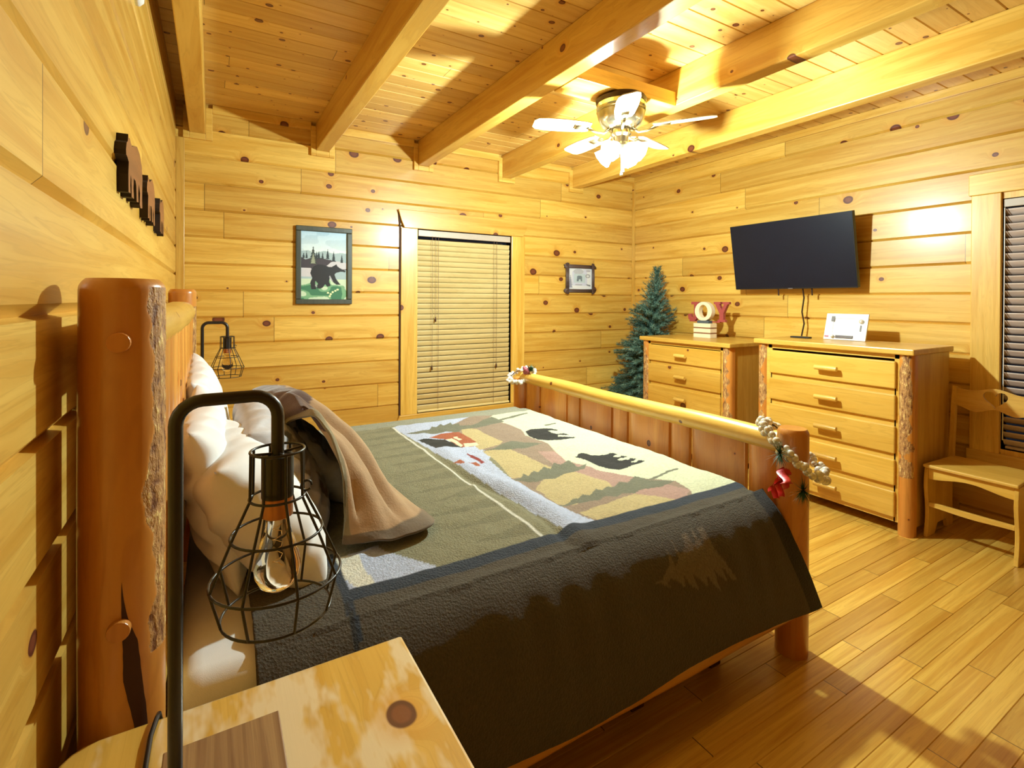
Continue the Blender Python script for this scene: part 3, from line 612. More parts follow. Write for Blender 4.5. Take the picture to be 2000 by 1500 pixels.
for i in range(14):   # lying tree shapes woven in a darker tone
    yc = 1.45 + i * .125; tl = .22 + .12 * ((i * 7) % 3) / 3
    cols[inpoly(P, [(.94, yc - .035), (.94 - tl * .5, yc - .02), (.94 - tl, yc + .005), (.94 - tl * .45, yc + .018), (.94, yc + .05)])] = lin((122, 117, 88))
QUILT=[('LIL',[(0.946,3.000),(1.033,1.293),(1.238,1.322),(1.208,1.529),(1.119,1.878),(1.157,2.161),(1.928,3.241),(1.362,3.357)]),
('BRN',[(1.211,2.851),(1.679,3.179),(2.123,1.608),(1.818,1.149),(1.261,1.145),(1.178,1.347),(1.131,1.556),(1.119,1.878),(1.225,2.273),(1.214,2.415),(1.234,2.650)]),
('PNK',[(1.454,2.183),(1.535,2.137),(1.522,1.881),(1.619,1.649),(1.704,1.418),(1.549,1.332),(1.469,1.496),(1.420,1.726),(1.382,1.903)]),
('CRM',[(1.549,2.933),(1.607,2.804),(1.610,2.596),(1.557,2.466),(1.575,2.264),(1.539,2.155),(1.494,2.023),(1.474,1.962),(1.522,1.881),(1.534,1.792),(1.578,1.703),(1.619,1.649),(1.667,1.592),(1.727,1.514),(1.704,1.418),(1.609,1.297),(2.337,1.237),(2.686,1.702),(3.048,3.362),(2.027,3.408)]),
('TAN',[(1.318,2.832),(1.384,2.752),(1.377,2.412),(1.331,2.370),(1.202,2.347),(1.214,2.415),(1.258,2.675)]),
('TAN',[(1.205,2.325),(1.341,2.268),(1.364,2.116),(1.362,1.990),(1.374,1.932),(1.305,1.907),(1.249,1.899),(1.182,1.870),(1.123,1.889),(1.175,2.106)]),
('TAN',[(1.372,1.868),(1.423,1.839),(1.477,1.658),(1.447,1.605),(1.387,1.575),(1.271,1.544),(1.188,1.535),(1.137,1.564),(1.152,1.742),(1.234,1.811)]),
('TAN',[(1.481,1.508),(1.593,1.370),(1.444,1.312),(1.293,1.290),(1.186,1.343),(1.164,1.473),(1.320,1.481)]),
('GRN',[(0.965,2.828),(1.044,2.849),(1.070,2.861),(1.131,2.867),(1.162,2.921),(1.182,2.895),(1.234,2.954),(1.235,2.909),(1.306,2.959),(1.295,2.904),(1.354,2.932),(1.326,2.872),(1.415,2.851),(1.620,2.993),(1.624,2.826),(1.395,2.775),(1.292,2.776),(1.254,2.730),(1.193,2.778),(1.118,2.754),(1.071,2.794),(1.024,2.795)]),
('GRN',[(1.112,1.867),(1.160,1.868),(1.202,1.919),(1.208,1.885),(1.272,1.942),(1.273,1.909),(1.345,1.966),(1.355,1.926),(1.413,1.979),(1.423,1.938),(1.492,1.969),(1.478,1.873),(1.543,1.895),(1.490,1.841),(1.433,1.833),(1.362,1.835),(1.297,1.804),(1.254,1.821),(1.201,1.802),(1.157,1.813)]),
('GRN',[(1.112,1.546),(1.183,1.560),(1.221,1.584),(1.249,1.580),(1.289,1.606),(1.308,1.583),(1.374,1.621),(1.378,1.593),(1.435,1.626),(1.447,1.605),(1.515,1.635),(1.536,1.610),(1.628,1.659),(1.650,1.587),(1.724,1.516),(1.624,1.504),(1.528,1.526),(1.481,1.508),(1.436,1.534),(1.388,1.512),(1.344,1.538),(1.302,1.520),(1.264,1.536),(1.180,1.539)]),
('GRN',[(1.205,2.325),(1.275,2.326),(1.347,2.372),(1.426,2.395),(1.489,2.336),(1.551,2.278),(1.437,2.255),(1.348,2.264),(1.285,2.289)]),
('GRN',[(1.649,1.602),(1.873,1.630),(1.860,1.613),(1.659,1.582)]),
('GRN',[(1.571,2.888),(1.898,2.980),(1.884,2.951),(1.562,2.845)]),
('GRN',[(1.793,2.623),(1.891,2.628),(1.875,2.606),(1.789,2.595)]),
('BLK',[(0.982,2.671),(1.023,2.684),(1.122,2.627),(1.127,2.554),(1.143,2.423),(1.076,2.472),(1.008,2.468)]),
('ORG',[(1.055,2.690),(1.144,2.739),(1.262,2.739),(1.264,2.633),(1.248,2.451),(1.207,2.430),(1.135,2.438),(1.126,2.637)]),
('CRL',[(1.132,2.622),(1.166,2.627),(1.163,2.466),(1.135,2.438)]),
('CRL',[(1.184,2.653),(1.209,2.652),(1.203,2.570),(1.179,2.559)]),
('CRL',[(1.176,2.492),(1.249,2.484),(1.242,2.432),(1.158,2.436)]),
('RED',[(1.118,2.344),(1.128,2.289),(1.131,2.221),(1.121,2.137),(1.100,2.132),(1.106,2.199),(1.108,2.271)]),
('ORG',[(0.982,2.193),(0.999,2.192),(1.026,2.211),(1.027,2.167),(1.019,2.146),(1.001,2.148),(0.991,2.171)]),
('ORG',[(1.039,2.141),(1.066,2.151),(1.089,2.164),(1.089,2.125),(1.078,2.100),(1.058,2.103),(1.053,2.133)]),
('BLK',[(1.594,2.524),(1.658,2.569),(1.730,2.542),(1.786,2.524),(1.790,2.472),(1.776,2.458),(1.758,2.485),(1.730,2.487),(1.724,2.437),(1.742,2.400),(1.780,2.391),(1.786,2.349),(1.756,2.359),(1.729,2.382),(1.709,2.355),(1.738,2.334),(1.790,2.297),(1.771,2.282),(1.718,2.288),(1.669,2.299),(1.610,2.314),(1.572,2.360),(1.566,2.436)]),
('BLK',[(1.550,2.000),(1.568,1.999),(1.607,2.035),(1.633,2.044),(1.651,2.020),(1.646,1.994),(1.681,1.964),(1.728,1.956),(1.759,1.968),(1.773,1.960),(1.774,1.924),(1.748,1.925),(1.727,1.909),(1.753,1.893),(1.780,1.907),(1.793,1.881),(1.764,1.872),(1.744,1.876),(1.716,1.868),(1.714,1.851),(1.765,1.840),(1.791,1.857),(1.804,1.831),(1.775,1.816),(1.741,1.809),(1.767,1.794),(1.803,1.809),(1.817,1.783),(1.787,1.773),(1.741,1.774),(1.675,1.760),(1.624,1.760),(1.594,1.790),(1.572,1.844),(1.573,1.905),(1.568,1.962),(1.556,1.987)]),
('LIL',[(0.298,1.573),(0.445,1.578),(0.506,1.488),(0.606,1.332),(0.298,1.311)]),
('WHT',[(0.312,1.572),(0.357,1.571),(0.381,1.543),(0.381,1.482),(0.389,1.379),(0.374,1.359),(0.339,1.374),(0.328,1.414),(0.304,1.495)]),
]
QTREE=[(1.235,0.520),(1.283,0.526),(1.308,0.545),(1.333,0.558),(1.342,0.597),(1.351,0.547),(1.377,0.564),(1.380,0.622),(1.394,0.571),(1.421,0.588),(1.434,0.596),(1.447,0.677),(1.461,0.626),(1.467,0.582),(1.485,0.595),(1.499,0.638),(1.504,0.597),(1.518,0.569),(1.541,0.687),(1.556,0.621),(1.562,0.557),(1.592,0.512),(1.634,0.444),(1.613,0.443),(1.573,0.498),(1.583,0.445),(1.553,0.473),(1.524,0.506),(1.544,0.426),(1.515,0.453),(1.486,0.492),(1.477,0.458),(1.449,0.490),(1.422,0.510),(1.431,0.462),(1.404,0.479),(1.377,0.517),(1.373,0.482),(1.343,0.509),(1.325,0.520),(1.300,0.515),(1.309,0.498),(1.275,0.517)]
for c, poly in QUILT:
    I = inpoly(P, poly); cols[I] = lin(CC[c])
edge = (np.abs(x - .945) < .006) & (y > 1.36) & (y < 3.0); cols[edge] = lin((222, 218, 205))
Bd = lin((80, 71, 55)); Nv = lin((38, 48, 62))
cols[(y > 3.03)] = lin((150, 150, 130))
cols[(y < 1.385) & (x > .30)] = Nv
cols[(y < 1.335)] = Bd
cols[(x < .305)] = Bd
cols[(np.abs(x - .305) < .012) & (y < 1.6)] = Nv
sd = (PZ[:, 1] < .62) & (y < 1.3)
cols[sd] = Bd; cols[sd & inpoly(PZ, QTREE)] = lin((116, 103, 84)); 
cols[(y < 1.30) & (np.tile(Us, NV) > 1.975)] = lin((34, 31, 28))
cols[(y < 1.335) & (np.abs(x - (.30 + .05 * np.clip((.65 - PZ[:, 1]), 0, 1))) < .006)] = lin((30, 30, 28))
mb = MB(); nU, nV = NU, NV
me = bpy.data.meshes.new('quilt'); idx = np.arange(nU * nV).reshape(nV, nU); q = np.stack([idx[:-1, :-1], idx[:-1, 1:], idx[1:, 1:], idx[1:, :-1]], -1).reshape(-1, 4)
me.from_pydata(np.c_[Xg.ravel(), yy.ravel(), zz.ravel()].tolist(), [], q[:, ::-1].tolist()); me.polygons.foreach_set('use_smooth', [True] * len(q)); me.materials.append(M['quiltm'])
o = bpy.data.objects.new('quilt', me); C.objects.link(o); setcol(o, cols)
sl = o.modifiers.new('solid', 'SOLIDIFY'); sl.thickness = .006; sl.offset = -1
tag(o, 'olive woven lodge quilt with black bears, cabin and fir trees, draped over the bed', 'quilt')

# pillows ----------------------------------------------------------
def pillow(name, c, lean, w_, h_, t_, mat, yaw=0., roll=0., seed=0, paint=None, flange=0., n=64):
    l = math.radians(lean); H_ = Vector((-math.cos(l), 0, math.sin(l))); N_ = Vector((math.sin(l), 0, math.cos(l))); W_ = Vector((0, 1, 0))
    R = Matrix.Rotation(yaw, 3, 'Z') @ Matrix.Rotation(roll, 3, N_); H_, N_, W_ = R @ H_, R @ N_, R @ W_; c = Vector(c)
    def sd(sg):
        rows = []
        for i in range(n + 1):
            r_ = []
            for j in range(n + 1):
                u, v = 2 * i / n - 1, 2 * j / n - 1
                e = max(0, (1 - abs(u) ** 2.6) * (1 - abs(v) ** 2.6)) ** .42
                px = w_ / 2 * u * (1 - .07 * (1 - v * v) * abs(u) ** 3 ); py = h_ / 2 * v * (1 - .08 * (1 - u * u) * abs(v) ** 3)
                ang = math.atan2(v, u); wr = math.sin(ang * 15 + seed * 3 + 3 * mnoise.noise(Vector((u * 2, v * 2, seed)))) * .007 * (e * (1 - e) * 4) * min(1, math.hypot(u, v) * 1.2)
                th = (t_ / 2) * e + wr + .020 * mnoise.noise(Vector((u * 1.6 + seed, v * 1.6, sg))) * e + .006 * mnoise.noise(Vector((u * 6, v * 5, seed + sg))) * e
                r_.append(c + W_ * px + H_ * py + N_ * (sg * th))
            rows.append(r_)
        return rows
    mb = MB(); a = sd(1); mb.grid(a); nn = len(mb.v); b = sd(-1)
    mb.grid(b); o = mb.build(name, mat, smooth=True, fixn=False)
    bm = bmesh.new(); bm.from_mesh(o.data); bmesh.ops.remove_doubles(bm, verts=bm.verts, dist=.0004); bmesh.ops.recalc_face_normals(bm, faces=bm.faces); bm.to_mesh(o.data); bm.free()
    if paint:
        co = np.array([v.co[:] for v in o.data.vertices]); d = co - np.array(c); uv = np.c_[d @ np.array(W_) / w_ + .5, d @ np.array(H_) / h_ + .5]
        setcol(o, paint(uv))
    return o
tag(pillow('pillow', (.005, 1.93, .885), 76, .84, .46, .16, M['pillow'], seed=1), 'white pillow standing against the headboard behind the nearest reclined white pillow', 'pillow', 'white pillows')
tag(pillow('pillow', (.115, 1.755, .84), 55, .64, .45, .25, M['pillow'], yaw=.06, seed=2), 'large reclined white pillow nearest the camera, behind the cage lamp', 'pillow', 'white pillows')
tag(pillow('pillow', (-.01, 2.80, .895), 74, .82, .50, .15, M['pillow'], roll=.06, seed=3), 'white pillow at the far side of the headboard, its corner pointing up', 'pillow', 'white pillows')
def shp(uv):
    c = np.tile(np.array(lin((166, 162, 166)), np.float32), (len(uv), 1)); rs = random.Random(4)
    for i in range(16):
        cx, cy = rs.random(), rs.random() * .9; c[inpoly(uv, fir(cx, cy, rs.uniform(.2, .34), rs.uniform(.14, .22)))] = lin(rs.choice([(88, 72, 62), (60, 58, 56), (120, 112, 106), (92, 64, 48)]))
    e = (uv[:, 1] > .78) | (uv[:, 0] < .10); c[e] = lin((205, 202, 206)); return c
def shp2(uv):
    c = shp(uv); e = uv[:, 0] + .3 * uv[:, 1] < .12; c[e] = lin((196, 194, 200)); return c
tag(pillow('pillow_sham', (.205, 1.95, .885), 58, .50, .43, .17, M['sham'], yaw=-.05, roll=.10, seed=5, paint=shp2), 'grey printed sham tipped beside the brown throw, nearer of the two shams', 'pillow', 'grey printed shams')
tag(pillow('pillow_sham', (.30, 2.32, .835), 48, .74, .44, .18, M['sham'], yaw=.05, seed=6, paint=shp), 'grey tree-print sham under the brown throw, mostly covered', 'pillow', 'grey printed shams')

# throw ------------------------------------------------------------
ctrl = [  # rows: from the back over the pillows down to the bed; columns near -> far
    [(.225, 2.0, .98), (.20, 2.12, 1.01), (.16, 2.25, 1.03), (.16, 2.55, 1.03), (.16, 2.80, .98)],
    [(.285, 1.83, 1.05), (.275, 2.02, 1.095), (.255, 2.20, 1.09), (.27, 2.50, 1.05), (.27, 2.78, 1.0)],
    [(.335, 1.72, .985), (.36, 1.86, 1.02), (.375, 2.10, 1.01), (.39, 2.42, .96), (.38, 2.72, .91)],
    [(.362, 1.67, .88), (.440, 1.76, .905), (.475, 1.98, .90), (.48, 2.30, .85), (.46, 2.62, .80)],
    [(.360, 1.64, .77), (.465, 1.66, .79), (.545, 1.80, .785), (.56, 2.10, .76), (.53, 2.50, .74)],
    [(.345, 1.60, .695), (.485, 1.55, .695), (.645, 1.60, .695), (.61, 1.85, .69), (.58, 2.30, .69)]]
def cr(p, t_):
    n = len(p) - 1; x = t_ * n; i = min(int(x), n - 1); f = x - i; g = lambda k: p[max(0, min(n, k))]
    a, b, c, d = g(i - 1), g(i), g(i + 1), g(i + 2); return (b * 2 + (c - a) * f + (a * 2 - b * 5 + c * 4 - d) * f * f + (b * 3 - a - c * 3 + d) * f ** 3) * .5
CT = [[Vector(q) for q in r_] for r_ in ctrl]; n1, n2 = 110, 120; rows = []; ST_ = []
for i in range(n1 + 1):
    s_ = i / n1; line = [cr([CT[r_][c_] for r_ in range(6)], s_) for c_ in range(5)]; rw = []
    for j in range(n2 + 1):
        t_ = j / n2; p = cr(line, t_); amp = .042 * math.sin(PI * min(1, s_ * 1.05)) ** .7 * (1 - .3 * t_)
        f = .35 * math.sin(t_ * 13 + 1.2 + s_ * 2.6) + .25 * math.sin(t_ * 29 - s_ * 4)
        for c_, sl_, wd_, dp_ in ((.11, .05, .035, 1.3), (.24, .12, .030, 1.5), (.47, .10, .045, 1.2), (.66, .0, .04, .9), (.83, -.05, .05, .9)): f -= dp_ * math.exp(-((t_ - c_ - sl_ * s_) / wd_) ** 2) * (.3 + .7 * s_)
        p = p + Vector((.8, -.3, .35)) * amp * f; p += Vector((0, 0, 1)) * .012 * mnoise.noise(Vector((s_ * 9, t_ * 9, 0)))
        p.z = max(p.z, .682); rw.append(p); ST_.append((t_, s_))
    rows.append(rw)
mb = MB(); mb.grid(rows); o = mb.build('throw_blanket', M['fleece'], smooth=True, fixn=False)
st = np.array(ST_); cols = np.tile(np.array(lin((174, 138, 96)), np.float32), (len(st), 1))
cols[st[:, 1] < .20] = lin((92, 62, 44)); cols[inpoly(st, [(.0, .0), (.62, .0), (.42, .26), (.16, .36), (.0, .40)])] = lin((84, 52, 38))
cols[st[:, 0] < .075] = lin((132, 116, 78)); cols[st[:, 1] > .93] = lin((105, 84, 56)); cols[st[:, 0] > .94] = lin((105, 84, 56))
bq = [(.42, .54), (.50, .50), (.60, .54), (.66, .60), (.64, .74), (.60, .77), (.58, .68), (.52, .66), (.50, .76), (.46, .75), (.45, .64), (.40, .60)]
cols[inpoly(st, bq)] = lin((32, 28, 26)); setcol(o, cols)
sl = o.modifiers.new('solid', 'SOLIDIFY'); sl.thickness = .008; sl.offset = -1
tag(o, 'tan and brown fleece throw heaped over the pillows onto the quilt', 'blanket')

# ================================================================== NIGHTSTANDS AND LAMPS
def nightstand(x0, x1, y0, y1, h, label, back=True):
    t_ = thing('nightstand', label, 'nightstand', ((x0 + x1) / 2, (y0 + y1) / 2, 0), group='nightstands either side of the bed')
    r_ = .05; pts = [(x0 + r_, y0), (x1, y0), (x1, y1), (x0 + r_, y1)] + [(x0 + r_ - r_ * math.sin(a), y1 - r_ + r_ * math.cos(a)) for a in (.4, .8, 1.2, 1.57)] + [(x0 + r_ - r_ * math.cos(a), y0 + r_ - r_ * math.sin(a)) for a in (0, .4, .8, 1.2)]
    MB().prism(pts, lambda a, b, c: (a, b, c), h - .032, h).build('table_top', M['ntop'], t_, bevel=.006)
    MB().box(x0 + .04, x1 - .05, y0 + .05, y1 - .05, .16, h - .033).build('carcass', M['fur_zx'], t_, bevel=.004)
    for x in (x0 + .05, x1 - .055):
        for y in (y0 + .05, y1 - .05): smoothby(MB().tube([(x, y, 0), (x, y, h - .033)], .034, 16, wob=.1, sd=x).build('leg', M['log_z'], t_), 50)
    for z0, z1 in ((.20, .40), (.43, .64)):
        d = MB().box(x1 - .05, x1 - .028, y0 + .10, y1 - .10, z0, z1).build('drawer', M['fur_y'], t_, bevel=.004)
        MB().tube([(x1 - .012, (y0 + y1) / 2 - .05, (z0 + z1) / 2), (x1 - .012, (y0 + y1) / 2 + .05, (z0 + z1) / 2)], .013, 12).build('handle', M['log_y'], d, bevel=.002)
    return t_
nightstand(-.215, .365, .58, 1.092, .70, 'pine nightstand in the foreground with a glossy knotty top')
nightstand(-.215, .365, 3.44, 3.95, .70, 'pine nightstand on the far side of the bed, mostly hidden by the pillows')
lx, ly, lz = -.045, .87, .70
lamp = thing('table_lamp', 'black cage table lamp in the foreground on a square wooden base', 'lamp', (lx, ly, lz), group='matching cage lamps')
MB().box(lx - .022, lx + .148, ly - .075, ly + .108, lz, lz + .020).build('base', M['walnut'], lamp, bevel=.002)
ax = lx + .134; topz = 1.300; pts = [(lx, ly, lz + .02), (lx, ly, .95), (lx, ly, topz - .034)]
for a in range(1, 7): q = PI / 2 * a / 6; pts.append((lx + .034 * (1 - math.cos(q)), ly, topz - .034 + .034 * math.sin(q)))
pts.append(((lx + ax) / 2, ly, topz))
for a in range(0, 7): q = PI / 2 * a / 6; pts.append((ax - .034 + .034 * math.sin(q), ly, topz - .034 + .034 * math.cos(q)))
pts.append((ax, ly, 1.205)); smoothby(MB().tube(pts, .0095, 16).build('pole', M['black'], lamp), 50)
sk = MB().lathe((ax, ly, 0), [(.010, 1.207), (.0235, 1.204), (.0235, 1.140)][::-1], 28).build('socket_cover', M['black'], lamp); smoothby(sk)
smoothby(MB().lathe((ax, ly, 0), [(.0195, 1.108), (.0225, 1.110), (.0225, 1.142)], 28).build('socket', M['copper'], sk))
bp2 = [(.0, .992), (.014, .994), (.026, 1.003), (.033, 1.018), (.034, 1.030), (.030, 1.050), (.023, 1.075), (.017, 1.095), (.0155, 1.109)]
gb = MB().lathe((ax, ly, 0), bp2, 32, cap=False).build('bulb', M['glass'], lamp, smooth=True)
MB().tube([(ax + .006 * math.cos(k * 1.3), ly + .006 * math.sin(k * 1.3), 1.03 + .0035 * k) for k in range(20)], .0006, 5).build('filament', M['filament'], gb)
cage = MB(); WR = .0021
def ring(z, r, wr=WR): cage.tube([(ax + r * math.cos(2 * PI * k / 40), ly + r * math.sin(2 * PI * k / 40), z) for k in range(40)], wr, 8, closed=True)
CP = [(.039, 1.212), (.040, 1.140), (.066, 1.085), (.094, 1.018), (.079, .962)]
for i in (0, 1, 2, 3, 4): ring(CP[i][1], CP[i][0])
for k in range(8):
    a = 2 * PI * k / 8 + .19; cage.tube([(ax + r * math.cos(a), ly + r * math.sin(a), z) for r, z in CP], WR, 8)
for k in range(4):
    a = 2 * PI * k / 4 + .19; cage.tube([(ax + .010 * math.cos(a), ly + .01 * math.sin(a), 1.208), (ax + .039 * math.cos(a), ly + .039 * math.sin(a), 1.211)], WR, 6)
cage.tube([(ax + .042 + .008 * math.cos(q * .5), ly - .004, 1.150 + .008 * math.sin(q * .5)) for q in range(12)], WR, 6)
smoothby(cage.build('wire_cage', M['black'], lamp), 60)
l2 = tree_copy(lamp); l2.location = (-.052, 3.62, .70); l2['label'] = 'small black cage lamp in the far corner behind the white pillow'
cb = MB().tube([(-.075, 1.085, .706), (-.068, 1.03, .7065), (-.074, .96, .706), (-.080, .90, .706), (-.075, .86, .706), (-.060, .83, .706)], .0042, 10); cb.v = cb.v
pre = MB().tube([(-.08, 1.096, .60), (-.079, 1.10, .69), (-.081, 1.095, .706), (-.083, 1.085, .7065), (-.089, 1.043, .706), (-.090, .98, .706), (-.088, .92, .706), (-.083, .86, .706), (-.066, .80, .708)], .0042, 10)
o = smoothby(pre.build('power_cord', M['black']), 60); tag(o, 'black lamp cord trailing over the back edge of the near nightstand', 'cord')
# red flower spray beside the far lamp
fl = thing('artificial_poinsettia', 'dark red flower spray at the foot of the far lamp', 'flower', (-.06, 3.50, .98)); mb = MB(); rr = random.Random(2)
for i in range(15):
    a = rr.uniform(0, 2 * PI); e = rr.uniform(-.3, 1.1); d = Vector((math.cos(a) * math.cos(e), math.sin(a) * math.cos(e), math.sin(e))); X, Y, D = basis(d); c0 = Vector((-.055, 3.505, .99)); L = rr.uniform(.05, .075)
    mb.add([c0, c0 + d * L * .5 + X * .02, c0 + d * L, c0 + d * L * .5 - X * .02, c0 + d * L * .5 + Y * .006], [(0, 1, 4), (1, 2, 4), (2, 3, 4), (3, 0, 4)])
mb.build('petals', M['wine'], fl)
MB().tube([(-.055, 3.505, .702), (-.053, 3.507, .85), (-.055, 3.505, .99)], .006, 8).build('stem', M['sprig'], fl)
MB().lathe((-.055, 3.505, .702), [(.028, 0), (.034, .05), (.022, .12), (.026, .15)], 20).build('vase', M['slate'], fl, smooth=True)

# ================================================================== DRESSERS
def dresser(name, X0, X1, Y0, Y1, ZT, thick, dy0, dy1, bands, hy, label, hlen=.145, zb=.07):
    t_ = thing(name, label, 'dresser', ((X0 + X1) / 2, (Y0 + Y1) / 2, 0))
    MB().box(X0 - .015, X1, Y0 - .01, Y1 + .015, ZT - thick, ZT).build('top', M['fur_top'], t_, bevel=.007)
    zt = ZT - thick
    b = MB(); b.box(X0 + .05, X1 - .01, Y0 + .012, Y0 + .034, .05, zt); b.box(X0 + .05, X1 - .01, Y1 - .034, Y1 - .012, .05, zt); b.box(X1 - .02, X1 - .01, Y0 + .03, Y1 - .03, .05, zt); b.build('side_panels', M['fur_zx'], t_)
    b = MB(); b.box(X0 + .018, X0 + .04, dy0 - .02, dy1 + .02, zt - .03, zt)
    zs = [bands[0][1] + .01] ; b.box(X0 + .018, X0 + .04, Y0 + .05, dy0 + .012, zb, zt); b.box(X0 + .018, X0 + .04, dy1 - .012, Y1 - .05, zb, zt)
    for (a, c), nx in zip(bands, bands[1:] + [(0, zb)]): b.box(X0 + .018, X0 + .04, dy0, dy1, (nx[1] if nx[1] > zb else zb) - .01, a + .012) if nx[1] > zb else b.box(X0 + .018, X0 + .04, dy0, dy1, zb, a + .012)
    b.box(X0 + .04, X1 - .02, Y0 + .034, Y1 - .034, zb, zb + .02)
    b.build('face_frame', M['fur_y'], t_, bevel=.002)
    for yc in (Y0 + .045, Y1 - .045):
        n, m = 28, 90; mb = MB(); rows = [[(X0 + .045 - .040 * math.cos(PI * k / n * 1.0 - 0) * 0 - .043 * math.sin(PI * k / n) * (1 + .05 * mnoise.noise(Vector((yc * 9, z * 4, k * .1)))), yc - .043 * math.cos(PI * k / n), z) for k in range(n + 1)] for z in np.linspace(0, zt, m)]
        mb.grid(rows); L = len(rows)
        for i in range(m - 1):
            for k in range(n):
                z = zt * i / m; cen = n * (.5 + .25 * mnoise.noise(Vector((yc * 5, z * 4, 0)))); wd = n * (.24 + .42 * mnoise.noise(Vector((yc, z * 16, 4))))
                if z > .32 * zt * (1 if yc > 0 else 1) and abs(k - cen) < wd and z < zt * .985: mb.m[i * n + k] = 1
        mb.box(X0 + .044, X0 + .075, yc - .043, yc + .043, 0, zt)
        smoothby(mb.build('corner_post', [M['log_z'], M['bark']], t_), 50)
    for yc in (Y0 + .045, Y1 - .045): MB().box(X1 - .06, X1 - .01, yc - .033, yc + .03, 0, .06).build('foot', M['log_z'], t_, bevel=.004)
    for a, c in bands:
        d = MB().box(X0 - .002, X0 + .02, dy0, dy1, a, c).build('drawer', M['fur_y'], t_, bevel=.008, seg=3)
        zc = (a + c) / 2; h = MB(); h.tube([(X0 - .038, hy - hlen / 2, zc), (X0 - .040, hy, zc + .001), (X0 - .038, hy + hlen / 2, zc)], [.0165, .018, .016], 14)
        for s_ in (-1, 1): h.tube([(X0 - .034, hy + s_ * hlen * .32, zc - .004), (X0 + .0, hy + s_ * hlen * .32, zc - .004)], .008, 10)
        smoothby(h.build('handle', M['log_y'], d), 50)
    return t_
dresser('dresser', 3.665, 4.235, 1.395, 2.425, 1.160, .038, 1.487, 2.315, [(.905, 1.078), (.707, .868), (.499, .671), (.300, .462), (.100, .262)], 1.885, 'tall five-drawer pine dresser under the television, beside the chair')
dresser('dresser', 3.70, 4.30, 2.685, 3.69, 1.095, .038, 2.775, 3.595, [(.868, 1.022), (.664, .834), (.455, .632), (.250, .42)], 3.176, 'shorter pine dresser beside the Christmas tree, holding the JOY sign', hlen=.12)

# ================================================================== TELEVISION
tvp = Matrix.Rotation(-.165, 3, 'Y')
tv = thing('television', 'black flat television tilted down on the right wall', 'television', (4.25, 2.512, 1.85))
def tvbox(mb, x0, x1, y0, y1, z0, z1):
    c = Vector((4.235, 2.512, 1.851)); n0 = len(mb.v); mb.box(x0, x1, y0, y1, z0, z1)
    for i in range(n0, len(mb.v)): mb.v[i] = tuple(c + tvp @ Vector(mb.v[i]))
    return mb
tvbox(MB(), -.012, .028, -.527, .527, -.297, .297).build('casing', M['plastic'], tv, bevel=.004)
tvbox(MB(), -.0145, -.011, -.521, .521, -.286, .292).build('screen', M['screen'], tv)
tvbox(MB(), .026, .06, -.30, .30, -.20, .12).build('rear_housing', M['plastic'], tv, bevel=.01)
tvbox(MB(), -.0155, -.0125, -.02, .02, -.2955, -.2895).build('badge', M['greyp'], tv)
MB().box(4.29, 4.40, 2.40, 2.62, 1.78, 1.96).build('wall_bracket', M['black'], tv, bevel=.004)
for y_, z_ in ((2.64, 1.50), (2.35, 1.50)): MB().tube([(4.30, y_, 1.60), (4.305, y_ - .002, z_)], .006, 8).build('hanging_strap', M['bronze'], tv)
cdd = MB().tube([(4.31, 2.435, 1.60), (4.33, 2.43, 1.48), (4.32, 2.44, 1.36), (4.335, 2.43, 1.26), (4.33, 2.44, 1.20), (4.30, 2.435, 1.15), (4.22, 2.30, 1.166), (4.15, 2.26, 1.170)], .006, 10)
cdd = MB().tube([(4.31, 2.435, 1.60), (4.33, 2.43, 1.48), (4.32, 2.44, 1.36), (4.335, 2.43, 1.26), (4.32, 2.445, 1.14), (4.31, 2.44, 1.02)], .006, 10); o = smoothby(cdd.build('television_cable', M['bronze']), 60); tag(o, 'dark cable hanging from the television behind the tall dresser', 'cable')
bx = thing('media_box', 'thin black box lying on the tall dresser under the television cable', 'media player', (4.0, 2.27, 1.16))
MB().box(3.985, 4.035, 2.20, 2.345, 1.1605, 1.172).build('body', M['plastic'], bx, bevel=.003)
# picture frame on the tall dresser
pf = thing('photo_frame', 'white novelty photo frame with a blank picture, on the tall dresser', 'picture frame', (4.10, 1.95, 1.16))
Yw0, Yw1 = 1.835, 2.125; ph = .20; lean = .055
ffn = lambda y, z: (4.055 + lean * z / ph, Yw1 - y, 1.163 + z)
P0 = (4.055, 1.163); fw_ = Yw1 - Yw0
def fbox(mb, y0, y1, z0, z1, d0, d1):
    vs = []
    for z in (z0, z1):
        for y in (y0, y1):
            for d in (d0, d1): vs.append((4.055 + lean * z / ph + d, Yw1 - y, 1.163 + z * .97))
    mb.add(vs, [(0, 1, 3, 2), (4, 6, 7, 5), (0, 4, 5, 1), (2, 3, 7, 6), (0, 2, 6, 4), (1, 5, 7, 3)]); return mb
mb = MB(); fbox(mb, 0, .055, 0, ph, 0, .012); fbox(mb, .215, fw_, 0, ph, 0, .012); fbox(mb, .055, .215, 0, .05, 0, .012); fbox(mb, .055, .215, .165, ph, 0, .012); mb.build('border', M['white'], pf)
fbox(MB(), .053, .217, .048, .167, .005, .008).build('photo', plain('blank_photo', (.9, .9, .9), .3), pf)
fbox(MB(), .245, .253, .07, .115, -.005, .0).build('paddle', M['greyp'], pf)
MB().sphere((4.05 + lean * .7, Yw1 - .250, 1.163 + .14), .017, 12, 8).build('paddle_blade', M['pearl'], pf, smooth=True)
mb = MB(); fbox(mb, .085, .205, .014, .034, -.008, 0); mb.build('canoe', M['twig'], pf)
mb = MB(); fbox(mb, .04, .062, .14, .18, -.006, 0); mb.build('corner_fish', M['greyp'], pf)
MB().sphere((4.045, Yw1 - .065, 1.19), .013, 12, 8).build('snowball', M['white'], pf, smooth=True)
